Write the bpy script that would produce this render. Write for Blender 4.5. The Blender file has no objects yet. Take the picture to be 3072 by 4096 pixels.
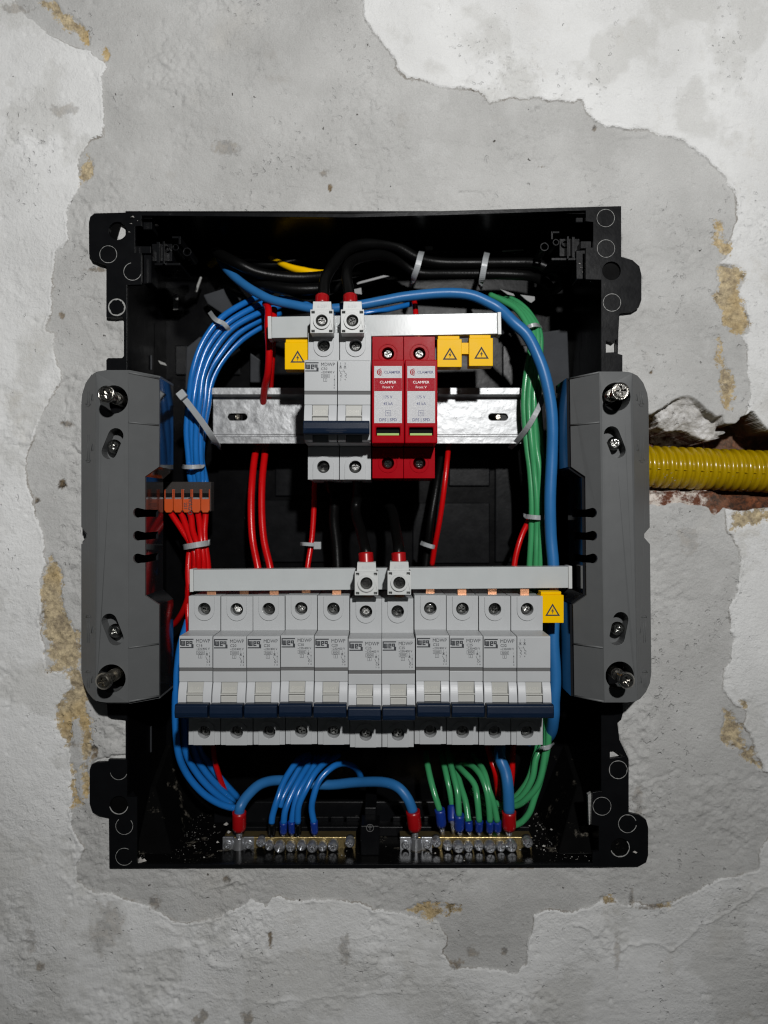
import bpy, bmesh, math, random
import numpy as np
from mathutils import Vector
from mathutils.geometry import tessellate_polygon

# ------------------------------------------------------------------ camera, world, lamp, exposure
SC = bpy.context.scene
COL = SC.collection
F = 2951.0            # focal length in pixels of the 3072 px wide photograph
DW = 430.0            # camera to wall surface, millimetres
MM = 0.001
cam_d = bpy.data.cameras.new('camera'); cam = bpy.data.objects.new('camera', cam_d); COL.objects.link(cam)
cam.location = (0, -DW * MM, 0); cam.rotation_euler = (math.radians(90), 0, 0)
cam_d.sensor_fit = 'HORIZONTAL'; cam_d.sensor_width = 36.0; cam_d.lens = 36.0 * F / 3072.0
cam_d.clip_start = 0.01; cam_d.clip_end = 20.0
cam_d.dof.use_dof = True; cam_d.dof.focus_distance = 0.400; cam_d.dof.aperture_fstop = 9.0
SC.camera = cam
wd = bpy.data.worlds.new('World'); SC.world = wd; wd.use_nodes = True
wd.node_tree.nodes['Background'].inputs[0].default_value = (0.9, 0.97, 1.0, 1)
wd.node_tree.nodes['Background'].inputs[1].default_value = 0.016
ld = bpy.data.lights.new('hand_lamp', 'SPOT'); ld.energy = 30.0; ld.spot_size = math.radians(86); ld.spot_blend = 1.0; ld.shadow_soft_size = 0.014
ld.color = (1.0, 0.995, 0.985)
lamp = bpy.data.objects.new('hand_lamp', ld); COL.objects.link(lamp); lamp.location = (0.115, -0.82, 0.322)
lamp.rotation_euler = (Vector((-0.02, 0.0, 0.155)) - Vector(lamp.location)).to_track_quat('-Z', 'Y').to_euler()
SC.view_settings.view_transform = 'Standard'; SC.view_settings.look = 'None'
SC.view_settings.exposure = 0.0; SC.view_settings.gamma = 1.0
SC.render.engine = 'CYCLES'
SC.cycles.use_denoising = True
SC.cycles.max_bounces = 8
SC.cycles.pixel_filter_type = 'BLACKMAN_HARRIS'; SC.cycles.filter_width = 1.15

# ------------------------------------------------------------------ helpers
rnd = random.Random(7)
def P(px, py, D): return ((px - 1536) * D / F, D - DW, (2048 - py) * D / F)

class MB:
    def __init__(s): s.v = []; s.f = []; s.sm = []
    def add(s, vs, fs, smooth=False):
        o = len(s.v); s.v += [tuple(p) for p in vs]
        s.f += [tuple(i + o for i in f) for f in fs]; s.sm += [smooth] * len(fs); return s
    def box(s, x0, x1, y0, y1, z0, z1):
        v = [(x, y, z) for x in (x0, x1) for y in (y0, y1) for z in (z0, z1)]
        return s.add(v, [(0,1,3,2),(4,6,7,5),(0,4,5,1),(2,3,7,6),(0,2,6,4),(1,5,7,3)])
    def slab(s, loops, t):
        """front loops of 3D points (first the outline, then holes), thickened by t along +Y"""
        tri = tessellate_polygon([[Vector((p[0], p[2], 0)) for p in l] for l in loops])
        fl = [p for l in loops for p in l]; n = len(fl)
        bk = t if callable(t) else (lambda p: (p[0], p[1] + t, p[2]))
        vs = fl + [bk(p) for p in fl]
        fs = [tuple(a) for a in tri] + [tuple(i + n for i in reversed(a)) for a in tri]
        k = 0
        for l in loops:
            m = len(l)
            for i in range(m):
                a, b = k + i, k + (i + 1) % m
                fs.append((a, b, b + n, a + n))
            k += m
        return s.add(vs, fs)
    def flat(s, loops2, y):
        """thin print: loops of (x,z) at depth y, 0.03 mm thick"""
        return s.slab([[(p[0], y, p[1]) for p in l] for l in loops2], 0.03)
    def prof_x(s, prof, x0, x1):
        """extrude a (y,z) profile along x"""
        tri = tessellate_polygon([[Vector((p[0], p[1], 0)) for p in prof]])
        n = len(prof); vs = [(x0, p[0], p[1]) for p in prof] + [(x1, p[0], p[1]) for p in prof]
        fs = [tuple(a) for a in tri] + [tuple(i + n for i in reversed(a)) for a in tri]
        fs += [(i, (i + 1) % n, (i + 1) % n + n, i + n) for i in range(n)]
        return s.add(vs, fs)
    def lathe(s, c, prof, n=20, smooth=True, axis='y', cap0=True, cap1=True):
        """prof: list of (radius, offset along axis) around centre c"""
        vs = []
        for r, h in prof:
            for i in range(n):
                a = 2 * math.pi * i / n
                u, w = r * math.cos(a), r * math.sin(a)
                vs.append((c[0] + u, c[1] + h, c[2] + w) if axis == 'y' else ((c[0] + u, c[1] + w, c[2] + h) if axis == 'z' else (c[0] + h, c[1] + u, c[2] + w)))
        fs = []
        for k in range(len(prof) - 1):
            for i in range(n):
                j = (i + 1) % n; fs.append((k*n+i, k*n+j, k*n+n+j, k*n+n+i))
        s.add(vs, fs, smooth)
        o = len(s.v) - len(vs)
        if cap0: s.f.append(tuple(o + i for i in range(n))); s.sm.append(False)
        if cap1: s.f.append(tuple(o + (len(prof)-1)*n + i for i in reversed(range(n)))); s.sm.append(False)
        return s
    def tube(s, pts, r, n=12, sub=6, caps=True, flat=1.0):
        pts = spline(pts, sub) if sub else [Vector(p) for p in pts]
        m = len(pts); ups = Vector((0, -1, 0)); vs = []; fr = None
        for i, p in enumerate(pts):
            t = (pts[min(i+1, m-1)] - pts[max(i-1, 0)])
            t = t.normalized() if t.length > 1e-9 else Vector((0, 0, 1))
            if fr is None:
                fr = ups - t * ups.dot(t)
                if fr.length < 1e-3: fr = Vector((1, 0, 0)) - t * t.x
            else: fr = fr - t * fr.dot(t)
            fr.normalize(); b = t.cross(fr)
            rr = r(i / (m - 1)) if callable(r) else r
            for k in range(n):
                a = 2 * math.pi * k / n
                vs.append(p + fr * (rr * flat * math.cos(a)) + b * (rr * math.sin(a)))
        fs = [(i*n+k, i*n+(k+1)%n, (i+1)*n+(k+1)%n, (i+1)*n+k) for i in range(m-1) for k in range(n)]
        s.add(vs, fs, True)
        if caps:
            o = len(s.v) - len(vs)
            s.f.append(tuple(o + k for k in reversed(range(n)))); s.sm.append(False)
            s.f.append(tuple(o + (m-1)*n + k for k in range(n))); s.sm.append(False)
        return s
    def shifted(s, d):
        m = MB(); m.v = [(p[0]+d[0], p[1]+d[1], p[2]+d[2]) for p in s.v]; m.f = list(s.f); m.sm = list(s.sm); return m
    def merge(s, o):
        k = len(s.v); s.v += o.v; s.f += [tuple(i + k for i in f) for f in o.f]; s.sm += o.sm; return s
    def mesh(s, name, mat):
        me = bpy.data.meshes.new(name)
        me.from_pydata([(p[0]*MM, p[1]*MM, p[2]*MM) for p in s.v], [], s.f)
        bm = bmesh.new(); bm.from_mesh(me); bmesh.ops.recalc_face_normals(bm, faces=bm.faces); bm.to_mesh(me); bm.free()
        me.polygons.foreach_set('use_smooth', s.sm)
        me.materials.append(mat); me.update(); return me
    def build(s, name, mat, parent=None, bevel=0.0, loc=(0, 0, 0), seg=2):
        return put(name, s.mesh(name, mat), parent, bevel, loc, seg)

def put(name, me, parent=None, bevel=0.0, loc=(0, 0, 0), seg=2):
    o = bpy.data.objects.new(name, me); COL.objects.link(o)
    o.location = [c * MM for c in loc]
    if parent: o.parent = parent
    if bevel:
        b = o.modifiers.new('edge', 'BEVEL'); b.width = bevel * MM; b.segments = seg
        b.limit_method = 'ANGLE'; b.angle_limit = math.radians(38); b.use_clamp_overlap = True
    return o

def spline(pts, sub):
    p = [Vector(q) for q in pts]
    p = [p[0] * 2 - p[1]] + p + [p[-1] * 2 - p[-2]]
    out = []
    for i in range(1, len(p) - 2):
        a, b, c, d = p[i-1:i+3]
        for k in range(sub):
            t = k / sub
            out.append(0.5 * ((2*b) + (c - a)*t + (2*a - 5*b + 4*c - d)*t*t + (3*b - a - 3*c + d)*t*t*t))
    out.append(p[-2].copy()); return out

def tag(o, label=None, cat=None, group=None, kind=None):
    if label: o['label'] = label
    if cat: o['category'] = cat
    if group: o['group'] = group
    if kind: o['kind'] = kind
    return o

def thing(name, label, cat, loc, group=None):
    e = bpy.data.objects.new(name, None); COL.objects.link(e); e.empty_display_size = 0.005
    e.location = [c * MM for c in loc]
    return tag(e, label, cat, group)

def circ(cx, cz, r, n=20, a0=0.0): return [(cx + r*math.cos(a0 + 2*math.pi*i/n), cz + r*math.sin(a0 + 2*math.pi*i/n)) for i in range(n)]
def y3(l, y): return [(p[0], y, p[1]) for p in l]

_tx = {}
def text_mb(m, body, size, x, z, y, align='LEFT', bold=0.0, squash=1.0):
    key = (body, bold)
    if key not in _tx:
        cu = bpy.data.curves.new('t', 'FONT'); cu.body = body; cu.size = 1.0; cu.resolution_u = 2
        cu.offset = bold; cu.fill_mode = 'FRONT'
        ob = bpy.data.objects.new('t', cu); COL.objects.link(ob)
        bpy.context.view_layer.update()
        me = ob.evaluated_get(bpy.context.evaluated_depsgraph_get()).to_mesh()
        vs = [(v.co.x, v.co.y) for v in me.vertices]; fs = [tuple(p.vertices) for p in me.polygons]
        bpy.data.objects.remove(ob); bpy.data.curves.remove(cu)
        _tx[key] = (vs, fs)
    vs, fs = _tx[key]
    xs = [v[0] for v in vs]; w = (max(xs) + min(xs)) if align == 'CENTER' else 0
    m.add([(x + (v[0] - w/2) * size * squash, y, z + v[1] * size) for v in vs], fs)
    return m

# ------------------------------------------------------------------ materials
def mat(name, col, rough=0.4, metal=0.0, spec=0.5, var=0.06, vscale=120.0, bump=0.0, bscale=900.0, trans=0.0, sss=0.0, dust=0.0, dscale=90.0, dcol=(0.45, 0.43, 0.4), coat=0.0, rvar=0.08):
    m = bpy.data.materials.new(name); m.use_nodes = True; nt = m.node_tree; N = nt.nodes; L = nt.links
    b = N['Principled BSDF']
    tc = N.new('ShaderNodeTexCoord')
    no = N.new('ShaderNodeTexNoise'); no.inputs['Scale'].default_value = vscale; no.inputs['Detail'].default_value = 6
    L.new(tc.outputs['Object'], no.inputs['Vector'])
    mx = N.new('ShaderNodeMix'); mx.data_type = 'RGBA'
    lo = [c * (1 - var) for c in col]; hi = [min(1, c * (1 + var)) for c in col]
    mx.inputs[6].default_value = (*lo, 1); mx.inputs[7].default_value = (*hi, 1)
    L.new(no.outputs['Fac'], mx.inputs[0])
    colour = mx.outputs[2]
    mr = N.new('ShaderNodeMapRange'); mr.inputs[3].default_value = max(0.02, rough - rvar); mr.inputs[4].default_value = min(1, rough + rvar)
    L.new(no.outputs['Fac'], mr.inputs[0]); rsock = mr.outputs[0]
    if dust:
        n2 = N.new('ShaderNodeTexNoise'); n2.inputs['Scale'].default_value = dscale; n2.inputs['Detail'].default_value = 12; n2.inputs['Roughness'].default_value = 0.75
        L.new(tc.outputs['Object'], n2.inputs['Vector'])
        r2 = N.new('ShaderNodeMapRange'); r2.inputs[1].default_value = 0.66 - dust * 0.12; r2.inputs[2].default_value = 0.80 - dust * 0.10
        L.new(n2.outputs['Fac'], r2.inputs[0])
        m2 = N.new('ShaderNodeMix'); m2.data_type = 'RGBA'; m2.inputs[7].default_value = (*dcol, 1)
        L.new(r2.outputs[0], m2.inputs[0]); L.new(colour, m2.inputs[6]); colour = m2.outputs[2]
        m3 = N.new('ShaderNodeMix'); m3.data_type = 'FLOAT'; m3.inputs[3].default_value = 0.9
        L.new(r2.outputs[0], m3.inputs[0]); L.new(rsock, m3.inputs[2]); rsock = m3.outputs[0]
    L.new(colour, b.inputs['Base Color']); L.new(rsock, b.inputs['Roughness'])
    b.inputs['Metallic'].default_value = metal; b.inputs['Specular IOR Level'].default_value = spec
    b.inputs['Transmission Weight'].default_value = trans; b.inputs['Coat Weight'].default_value = coat; b.inputs['Coat Roughness'].default_value = 0.08
    if sss:
        b.inputs['Subsurface Weight'].default_value = sss; b.inputs['Subsurface Radius'].default_value = (0.003, 0.002, 0.0005); b.inputs['Subsurface Scale'].default_value = 1.0
    if bump:
        n3 = N.new('ShaderNodeTexNoise'); n3.inputs['Scale'].default_value = bscale; n3.inputs['Detail'].default_value = 5
        L.new(tc.outputs['Object'], n3.inputs['Vector'])
        bp = N.new('ShaderNodeBump'); bp.inputs['Strength'].default_value = bump; bp.inputs['Distance'].default_value = 0.0004
        L.new(n3.outputs['Fac'], bp.inputs['Height']); L.new(bp.outputs['Normal'], b.inputs['Normal'])
    return m

M = {}
M['breaker'] = mat('breaker_plastic', (0.405, 0.415, 0.42), 0.36, spec=0.22, var=0.05, bump=0.12, bscale=2500, dust=0.22, dscale=260, dcol=(0.22, 0.20, 0.17))
M['cheek'] = mat('breaker_cheek_plastic', (0.46, 0.47, 0.48), 0.34, spec=0.22, var=0.04, bump=0.06, bscale=2500)
M['flag'] = mat('beige_flag_plastic', (0.42, 0.418, 0.39), 0.4, spec=0.25, bump=0.1, bscale=2500)
M['flag_text'] = mat('embossed_flag_plastic', (0.52, 0.51, 0.46), 0.4)
M['navy'] = mat('navy_toggle_plastic', (0.0050, 0.0115, 0.027), 0.36, spec=0.1, bump=0.15, bscale=2500, dust=0.1, dscale=400)
M['ink'] = mat('dark_print_ink', (0.05, 0.053, 0.058), 0.7, spec=0.1)
M['groove'] = mat('groove_plastic', (0.12, 0.12, 0.12), 0.7, spec=0.1)
M['white'] = mat('white_terminal_plastic', (0.50, 0.51, 0.50), 0.35, spec=0.3, var=0.04, bump=0.08, bscale=2000, dust=0.08, dscale=300, dcol=(0.3, 0.3, 0.28))
M['comb'] = mat('pale_busbar_cover', (0.43, 0.45, 0.45), 0.22, spec=0.2, var=0.05, bump=0.05, bscale=700, dust=0.10, dscale=200, dcol=(0.35, 0.34, 0.32))
M['copper'] = mat('copper', (0.85, 0.42, 0.24), 0.35, metal=0.9, bump=0.2)
M['steel'] = mat('screw_steel', (0.50, 0.50, 0.48), 0.17, metal=1.0, var=0.25, bump=0.5, bscale=1100)
M['well_steel'] = mat('terminal_screw_steel', (0.26, 0.26, 0.25), 0.20, metal=1.0, var=0.3, bump=0.25, bscale=700)
M['bolt'] = mat('plated_bolt_steel', (0.30, 0.29, 0.27), 0.22, metal=1.0, var=0.3, bump=0.3, bscale=900)
M['dark_steel'] = mat('darkened_screw_steel', (0.30, 0.28, 0.24), 0.28, metal=1.0, var=0.2, bump=0.3, bscale=1400)
M['hole'] = mat('dark_screw_recess', (0.006, 0.006, 0.006), 0.7, spec=0.03)
M['red'] = mat('red_arrester_plastic', (0.30, 0.0012, 0.006), 0.28, spec=0.03, bump=0.08, bscale=2500)
M['label'] = mat('white_label_paper', (0.46, 0.46, 0.47), 0.30, spec=0.3, bump=0.55, bscale=2600)
M['label_red'] = mat('red_label_print', (0.32, 0.004, 0.014), 0.28, spec=0.08, bump=0.5, bscale=2600)
M['label_blue'] = mat('blue_label_print', (0.015, 0.025, 0.11), 0.45)
M['label_white'] = mat('white_label_print', (0.7, 0.66, 0.66), 0.4)
M['green_flag'] = mat('green_status_flag', (0.20, 0.36, 0.02), 0.4)
M['yellow'] = mat('yellow_cap_plastic', (0.80, 0.46, 0.001), 0.32, spec=0.03, bump=0.1, bscale=2000)
M['blue_w'] = mat('blue_pvc_insulation', (0.010, 0.130, 0.42), 0.24, dust=0.04, dscale=200, dcol=(0.2, 0.22, 0.25), var=0.1, bump=0.08, bscale=1500)
M['blue_d'] = mat('blue_pvc_heavy_insulation', (0.020, 0.128, 0.33), 0.38, spec=0.3, dust=0.04, dscale=200, dcol=(0.2, 0.22, 0.25), var=0.1, bump=0.1, bscale=1500)
M['green_w'] = mat('green_pvc_insulation', (0.045, 0.27, 0.105), 0.24, dust=0.04, dscale=200, dcol=(0.25, 0.27, 0.25), var=0.1, bump=0.08, bscale=1500)
M['red_w'] = mat('red_pvc_insulation', (0.48, 0.003, 0.004), 0.26, spec=0.3, var=0.1, bump=0.08, bscale=1500)
M['black_w'] = mat('black_pvc_insulation', (0.0025, 0.0025, 0.0025), 0.36, spec=0.14, var=0.2, bump=0.3, bscale=900)
M['ferrule_red'] = mat('red_ferrule_plastic', (0.30, 0.003, 0.005), 0.32)
M['ferrule_blue'] = mat('blue_ferrule_plastic', (0.006, 0.03, 0.22), 0.36)
M['nylon'] = mat('clear_nylon_tie', (0.42, 0.44, 0.45), 0.35, var=0.08, trans=0.25, bump=0.15)
M['zinc'] = mat('galvanised_rail', (0.30, 0.305, 0.31), 0.44, metal=0.6, var=0.55, vscale=220, bump=1.0, bscale=160, rvar=0.15, dust=0.42, dscale=210, dcol=(0.18, 0.18, 0.18))
M['black'] = mat('black_box_plastic', (0.0040, 0.0042, 0.0048), 0.28, spec=0.13, var=0.25, bump=0.12, bscale=420, dust=0.02, dscale=120)
M['black_in'] = mat('black_tub_plastic', (0.0022, 0.0022, 0.0025), 0.30, spec=0.06, var=0.3, bump=0.16, bscale=300, dust=0.10, dscale=75, dcol=(0.16, 0.145, 0.125))
M['black_floor'] = mat('dusty_black_tub_plastic', (0.0028, 0.0028, 0.0028), 0.24, spec=0.06, var=0.3, bump=0.10, bscale=300, dust=0.62, dscale=70, dcol=(0.30, 0.27, 0.22), rvar=0.04)
M['chalk_and_glint'] = mat('chalky_dust_and_glint', (0.26, 0.26, 0.25), 0.8, var=0.6, vscale=900)  # dust on the breakout rings; also colours the painted lit streaks
M['crumb'] = mat('plaster_crumb', (0.38, 0.365, 0.34), 0.9, var=0.7, vscale=200)
M['tape'] = mat('greyed_tape', (0.16, 0.16, 0.16), 0.5, var=0.2)
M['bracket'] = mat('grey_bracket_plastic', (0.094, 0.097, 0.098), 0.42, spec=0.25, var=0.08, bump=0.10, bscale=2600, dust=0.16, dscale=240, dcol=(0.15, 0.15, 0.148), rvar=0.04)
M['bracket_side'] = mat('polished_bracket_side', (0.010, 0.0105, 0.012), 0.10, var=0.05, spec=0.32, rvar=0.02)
M['orange'] = mat('orange_lever_plastic', (0.46, 0.06, 0.004), 0.38)
M['clear'] = mat('clear_connector_plastic', (0.09, 0.08, 0.075), 0.2, trans=0.55)
M['brass'] = mat('brass_bar', (0.46, 0.35, 0.16), 0.34, metal=0.9, var=0.18, bump=0.3, bscale=700)
M['tin'] = mat('tinned_clamp', (0.52, 0.53, 0.55), 0.3, metal=0.85, var=0.2, bump=0.15, bscale=800)
M['conduit'] = mat('yellow_conduit_plastic', (0.34, 0.225, 0.001), 0.22, var=0.12, vscale=60, bump=0.12, bscale=800, sss=0.12, dust=0.22, dscale=230, dcol=(0.42, 0.37, 0.28))
M['symbol'] = mat('pale_moulded_symbol', (0.12, 0.12, 0.12), 0.5)


# ------------------------------------------------------------------ the plastered wall (height field)
def np_noise(x, y, seed):
    r = np.random.RandomState(seed); n = 256; tab = r.rand(n, n).astype(np.float32)
    xi = np.floor(x).astype(np.int64); yi = np.floor(y).astype(np.int64)
    fx = (x - xi); fy = (y - yi); fx = fx*fx*(3-2*fx); fy = fy*fy*(3-2*fy)
    a = tab[yi % n, xi % n]; b = tab[yi % n, (xi+1) % n]; c = tab[(yi+1) % n, xi % n]; d = tab[(yi+1) % n, (xi+1) % n]
    return (a*(1-fx)+b*fx)*(1-fy) + (c*(1-fx)+d*fx)*fy - 0.5
def fbm(x, y, scale, seed, octs=4, gain=0.5):
    o = np.zeros_like(x); a = 1.0
    for k in range(octs):
        o += a * np_noise(x/scale + 37.3*k + seed, y/scale + 91.7*k - seed, seed + k); a *= gain; scale *= 0.5
    return o
def seg_dist(X, Z, a, b):
    dx, dz = b[0]-a[0], b[1]-a[1]; l2 = dx*dx + dz*dz + 1e-9
    t = np.clip(((X-a[0])*dx + (Z-a[1])*dz) / l2, 0, 1)
    return (X - a[0] - t*dx)**2 + (Z - a[1] - t*dz)**2
def sdf(X, Z, poly):
    """positive inside"""
    d = np.full(X.shape, 1e9); ins = np.zeros(X.shape, bool); n = len(poly)
    for i in range(n):
        a, b = poly[i], poly[(i+1) % n]
        d = np.minimum(d, seg_dist(X, Z, a, b))
        c = ((a[1] > Z) != (b[1] > Z)); ins ^= c & (X < (b[0]-a[0]) * (Z-a[1]) / (b[1]-a[1] + 1e-12) + a[0])
    return np.where(ins, 1, -1) * np.sqrt(d)
def pw(pts, ox=0.0, oy=0.0, s=1.0): return [((ox + x*s - 1536) * DW / F, (2048 - oy - y*s) * DW / F) for x, y in pts]
def sstep(e0, e1, x): t = np.clip((x-e0)/(e1-e0), 0, 1); return t*t*(3-2*t)

# outline of the box flange in photo pixels
outer = [(378,853),(535,849),(1000,851),(1400,856),(1800,843),(2485,824),(2485,1027),(2530,1040),(2558,1065),(2566,1100),(2566,1200),(2555,1230),(2530,1246),(2490,1250),(2478,1255),(2474,1330),(2472,1415),(2490,1420),(2490,2815),(2492,2850),(2485,2880),(2470,2890),(2478,2960),(2512,3030),(2515,3040),(2515,3252),(2560,3262),(2585,3280),(2593,3310),(2593,3420),(2585,3450),(2560,3464),(2415,3467),(1536,3470),(437,3472),(435,3270),(395,3262),(368,3245),(358,3215),(358,3080),(366,3058),(385,3050),(433,3048),(433,3038),(503,3038),(505,2885),(500,2876),(445,2872),(430,2862),(428,2812),(425,1490),(425,1440),(432,1432),(488,1432),(495,1424),(495,1275),(490,1268),(425,1268),(425,1060),(400,1053),(370,1040),(356,1015),(355,890),(361,866)]
BX0, BX1, BZ0, BZ1 = -150.6, 127.6, -206.6, 175.2       # opening for the recessed tub
STEP = 0.7
gx = np.arange(-262, 262.1, STEP); gz = np.arange(-338, 338.1, STEP)
far = np.arange(20, 640, 22.0)                            # the wall runs on beyond the frame, coarser
gx = np.concatenate([gx[0] - far[::-1], gx, gx[-1] + far]); gz = np.concatenate([gz[0] - far[::-1], gz, gz[-1] + far])
nx, nz = len(gx), len(gz)
X, Z = np.meshgrid(gx, gz)
X = X.astype(np.float64); Z = Z.astype(np.float64)

patch = pw([(20,-200),(55,0),(102,46),(148,93),(185,130),(278,171),(361,194),(417,259),(407,296),(409,370),(405,450),(407,537),(361,565),(324,611),(310,667),(315,741),(287,796),(255,852),(264,954),(213,1010),(205,1120),(208,1230),(184,1314),(217,1336),(209,1380),(222,1461),(239,1515),(206,1586),(173,1645),(130,1748),(103,1830),(103,1911),(117,1976),(136,2057),(163,2123),(179,2200),(183,2250),(155,2333),(165,2453),(165,2529),(184,2611),(190,2681),(234,2694),(272,2681),(272,2757),(253,2782),(231,2833),(240,2928),(272,2985),(285,3023),(282,3149),(278,3238),(291,3339),(323,3396),(294,3472),(316,3529),(354,3561),(386,3577),(443,3580),(565,3619),(640,3655),(700,3690),(790,3700),(860,3670),(926,3640),(1000,3596),(1060,3620),(1111,3592),(1194,3605),(1296,3596),(1444,3619),(1500,3643),(1619,3655),(1760,3690),(1790,3760),(1767,3819),(1832,3874),(1960,3880),(2073,3902),(2110,3855),(2125,3760),(2138,3670),(2184,3638),(2267,3656),(2330,3640),(2397,3619),(2443,3596),(2490,3624),(2560,3615),(2619,3628),(2703,3606),(2814,3545),(2900,3520),(2971,3508),(3036,3476),(3054,3402),(3072,3356),(3250,3330),(3250,3110),(3072,3084),(3060,3080),(3027,3019),(3013,2958),(2986,2897),(2993,2843),(2938,2816),(2898,2768),(2898,2707),(2932,2633),(2938,2551),(2918,2497),(2918,2436),(2952,2368),(2972,2287),(2966,2205),(2918,2124),(2900,2050),(2960,1800),(2985,1641),(2997,1582),(3003,1470),(2997,1388),(2965,1340),(2991,1335),(3003,1294),(2979,1229),(2962,1165),(2979,1112),(2930,1060),(2885,1053),(2909,1029),(2920,982),(2938,923),(2950,882),(2950,818),(2938,753),(2906,704),(2851,657),(2786,593),(2693,551),(2619,528),(2554,509),(2425,505),(2379,481),(2323,398),(2200,392),(2054,380),(1962,407),(1934,375),(1869,347),(1758,347),(1629,306),(1578,269),(1564,194),(1536,167),(1491,120),(1458,56),(1449,0),(1430,-200)])
s_patch = sdf(X, Z, patch) + 2.6 * fbm(X, Z, 9, 3, 5, 0.6)
sands = [pw([(165,0),(215,0),(300,60),(350,100),(380,160),(370,180),(330,140),(250,80)], 0, 0, .9259),
  pw([(345,710),(370,685),(400,690),(405,740),(385,770),(360,800),(340,800),(340,760)], 0, 0, .9259),
  pw([(435,215),(455,210),(467,245),(450,258)], 0, 0, .9259),
  pw([(320,30),(380,120),(380,250),(400,380),(440,480),(500,560),(510,640),(510,760),(560,900),(540,1000),(570,1130),(570,1250),(560,1400),(560,1580),(510,1590),(520,1450),(500,1300),(520,1200),(480,1080),(450,1100),(440,1240),(380,1160),(365,1010),(400,920),(440,880),(430,760),(370,780),(300,770),(330,720),(290,650),(330,590),(270,530),(255,490),(260,400),(245,210),(290,130)], 0, 2200, .6329),
  pw([(445,1350),(470,1450),(470,1520),(510,1610),(440,1630)], 0, 2200, .6329),
  pw([(710,295),(765,350),(745,420),(760,460),(800,460),(805,490),(770,565),(740,530),(730,490),(690,460),(690,420),(715,370)], 2450, 700, .588),
  pw([(735,620),(780,600),(840,605),(890,660),(900,710),(865,770),(890,860),(910,950),(940,1010),(925,1080),(880,1105),(800,1045),(760,930),(715,880),(705,800),(730,740),(715,680)], 2450, 700, .588),
  pw([(735,1110),(770,1150),(780,1280),(830,1360),(850,1450),(830,1520),(820,1600),(770,1600),(735,1540),(725,1460),(745,1390),(725,1300),(715,1200)], 2450, 700, .588),
  pw([(655,1375),(710,1385),(750,1480),(765,1570),(840,1640),(870,1720),(790,1680),(740,1620),(690,1610),(645,1570),(655,1480)], 2450, 1900, .6783),
  pw([(735,1335),(790,1340),(780,1370)], 2450, 1900, .6783),
  pw([(95,370),(150,350),(330,355),(345,380),(230,405),(200,425),(150,395)], 1536, 3300, .9259),
  pw([(940,330),(975,318),(990,335),(960,345)], 1536, 3300, .9259),
  pw([(1160,350),(1240,345),(1235,358),(1180,358)], 1536, 3300, .9259),
  pw([(690,240),(720,215),(1020,175),(1020,285),(800,285),(700,325)], 2450, 1900, .6783)]
s_sand = np.full(X.shape, -50.0)
for pl in sands:
    xs = [p[0] for p in pl]; zs = [p[1] for p in pl]
    i0, i1 = np.searchsorted(gx, [min(xs)-14, max(xs)+14]); j0, j1 = np.searchsorted(gz, [min(zs)-14, max(zs)+14])
    if i1 <= i0 or j1 <= j0: continue
    sub = np.s_[j0:j1, i0:i1]
    s_sand[sub] = np.maximum(s_sand[sub], sdf(X[sub], Z[sub], pl))
s_sand = s_sand + 3.0 * fbm(X, Z, 6, 11, 5, 0.65) + 0.45

# relief, millimetres out of the wall
paint = sstep(0.35, -0.35, s_patch)                       # 1 on the old white coat
H = np.full(X.shape, -1.2)
H += paint * (1.0 + 0.25 * fbm(X, Z, 26, 21, 4, 0.55))
flake = fbm(X, Z, 34, 31, 5, 0.62)                        # older coats showing through the white
H -= paint * 0.22 * sstep(0.06, 0.16, flake)
H += 0.8 * fbm(X, Z, 110, 5, 3, 0.5) + 0.26 * fbm(X, Z, 18, 8, 4, 0.5) + (0.10 + 0.32*sstep(-.1, .35, fbm(X, Z, 60, 77, 3))) * fbm(X*0.35, Z*1.2, 5, 17, 3, 0.6) + 0.10 * fbm(X, Z, 3.0, 18, 2, 0.6)
rough_zone = sstep(0.12, 0.42, fbm(X, Z, 42, 41, 3, 0.5))
H += rough_zone * 1.05 * fbm(X, Z, 5.0, 43, 4, 0.7)
sand = sstep(-0.3, 0.5, s_sand)
H -= sand * (0.8 - 0.9 * fbm(X, Z, 2.6, 51, 3, 0.8))
# the old coat lifts in a thin lip along its broken edge
H += 0.55 * np.exp(-((s_patch + 0.75)/0.55)**2) * sstep(-.15, .25, fbm(X, Z, 14, 55, 3, .6))
# pits
R = np.random.RandomState(5)
for k in range(900):
    cx, cz = R.uniform(-225, 225), R.uniform(-300, 300); r = R.uniform(0.5, 1.3) * (1.6 if k % 17 == 0 else 1)
    i0, i1 = np.searchsorted(gx, [cx-3*r, cx+3*r]); j0, j1 = np.searchsorted(gz, [cz-3*r, cz+3*r])
    s_ = np.s_[j0:j1, i0:i1]
    H[s_] -= R.uniform(0.25, 0.9) * np.exp(-((X[s_]-cx)**2 + (Z[s_]-cz)**2) / (r*r))
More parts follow.
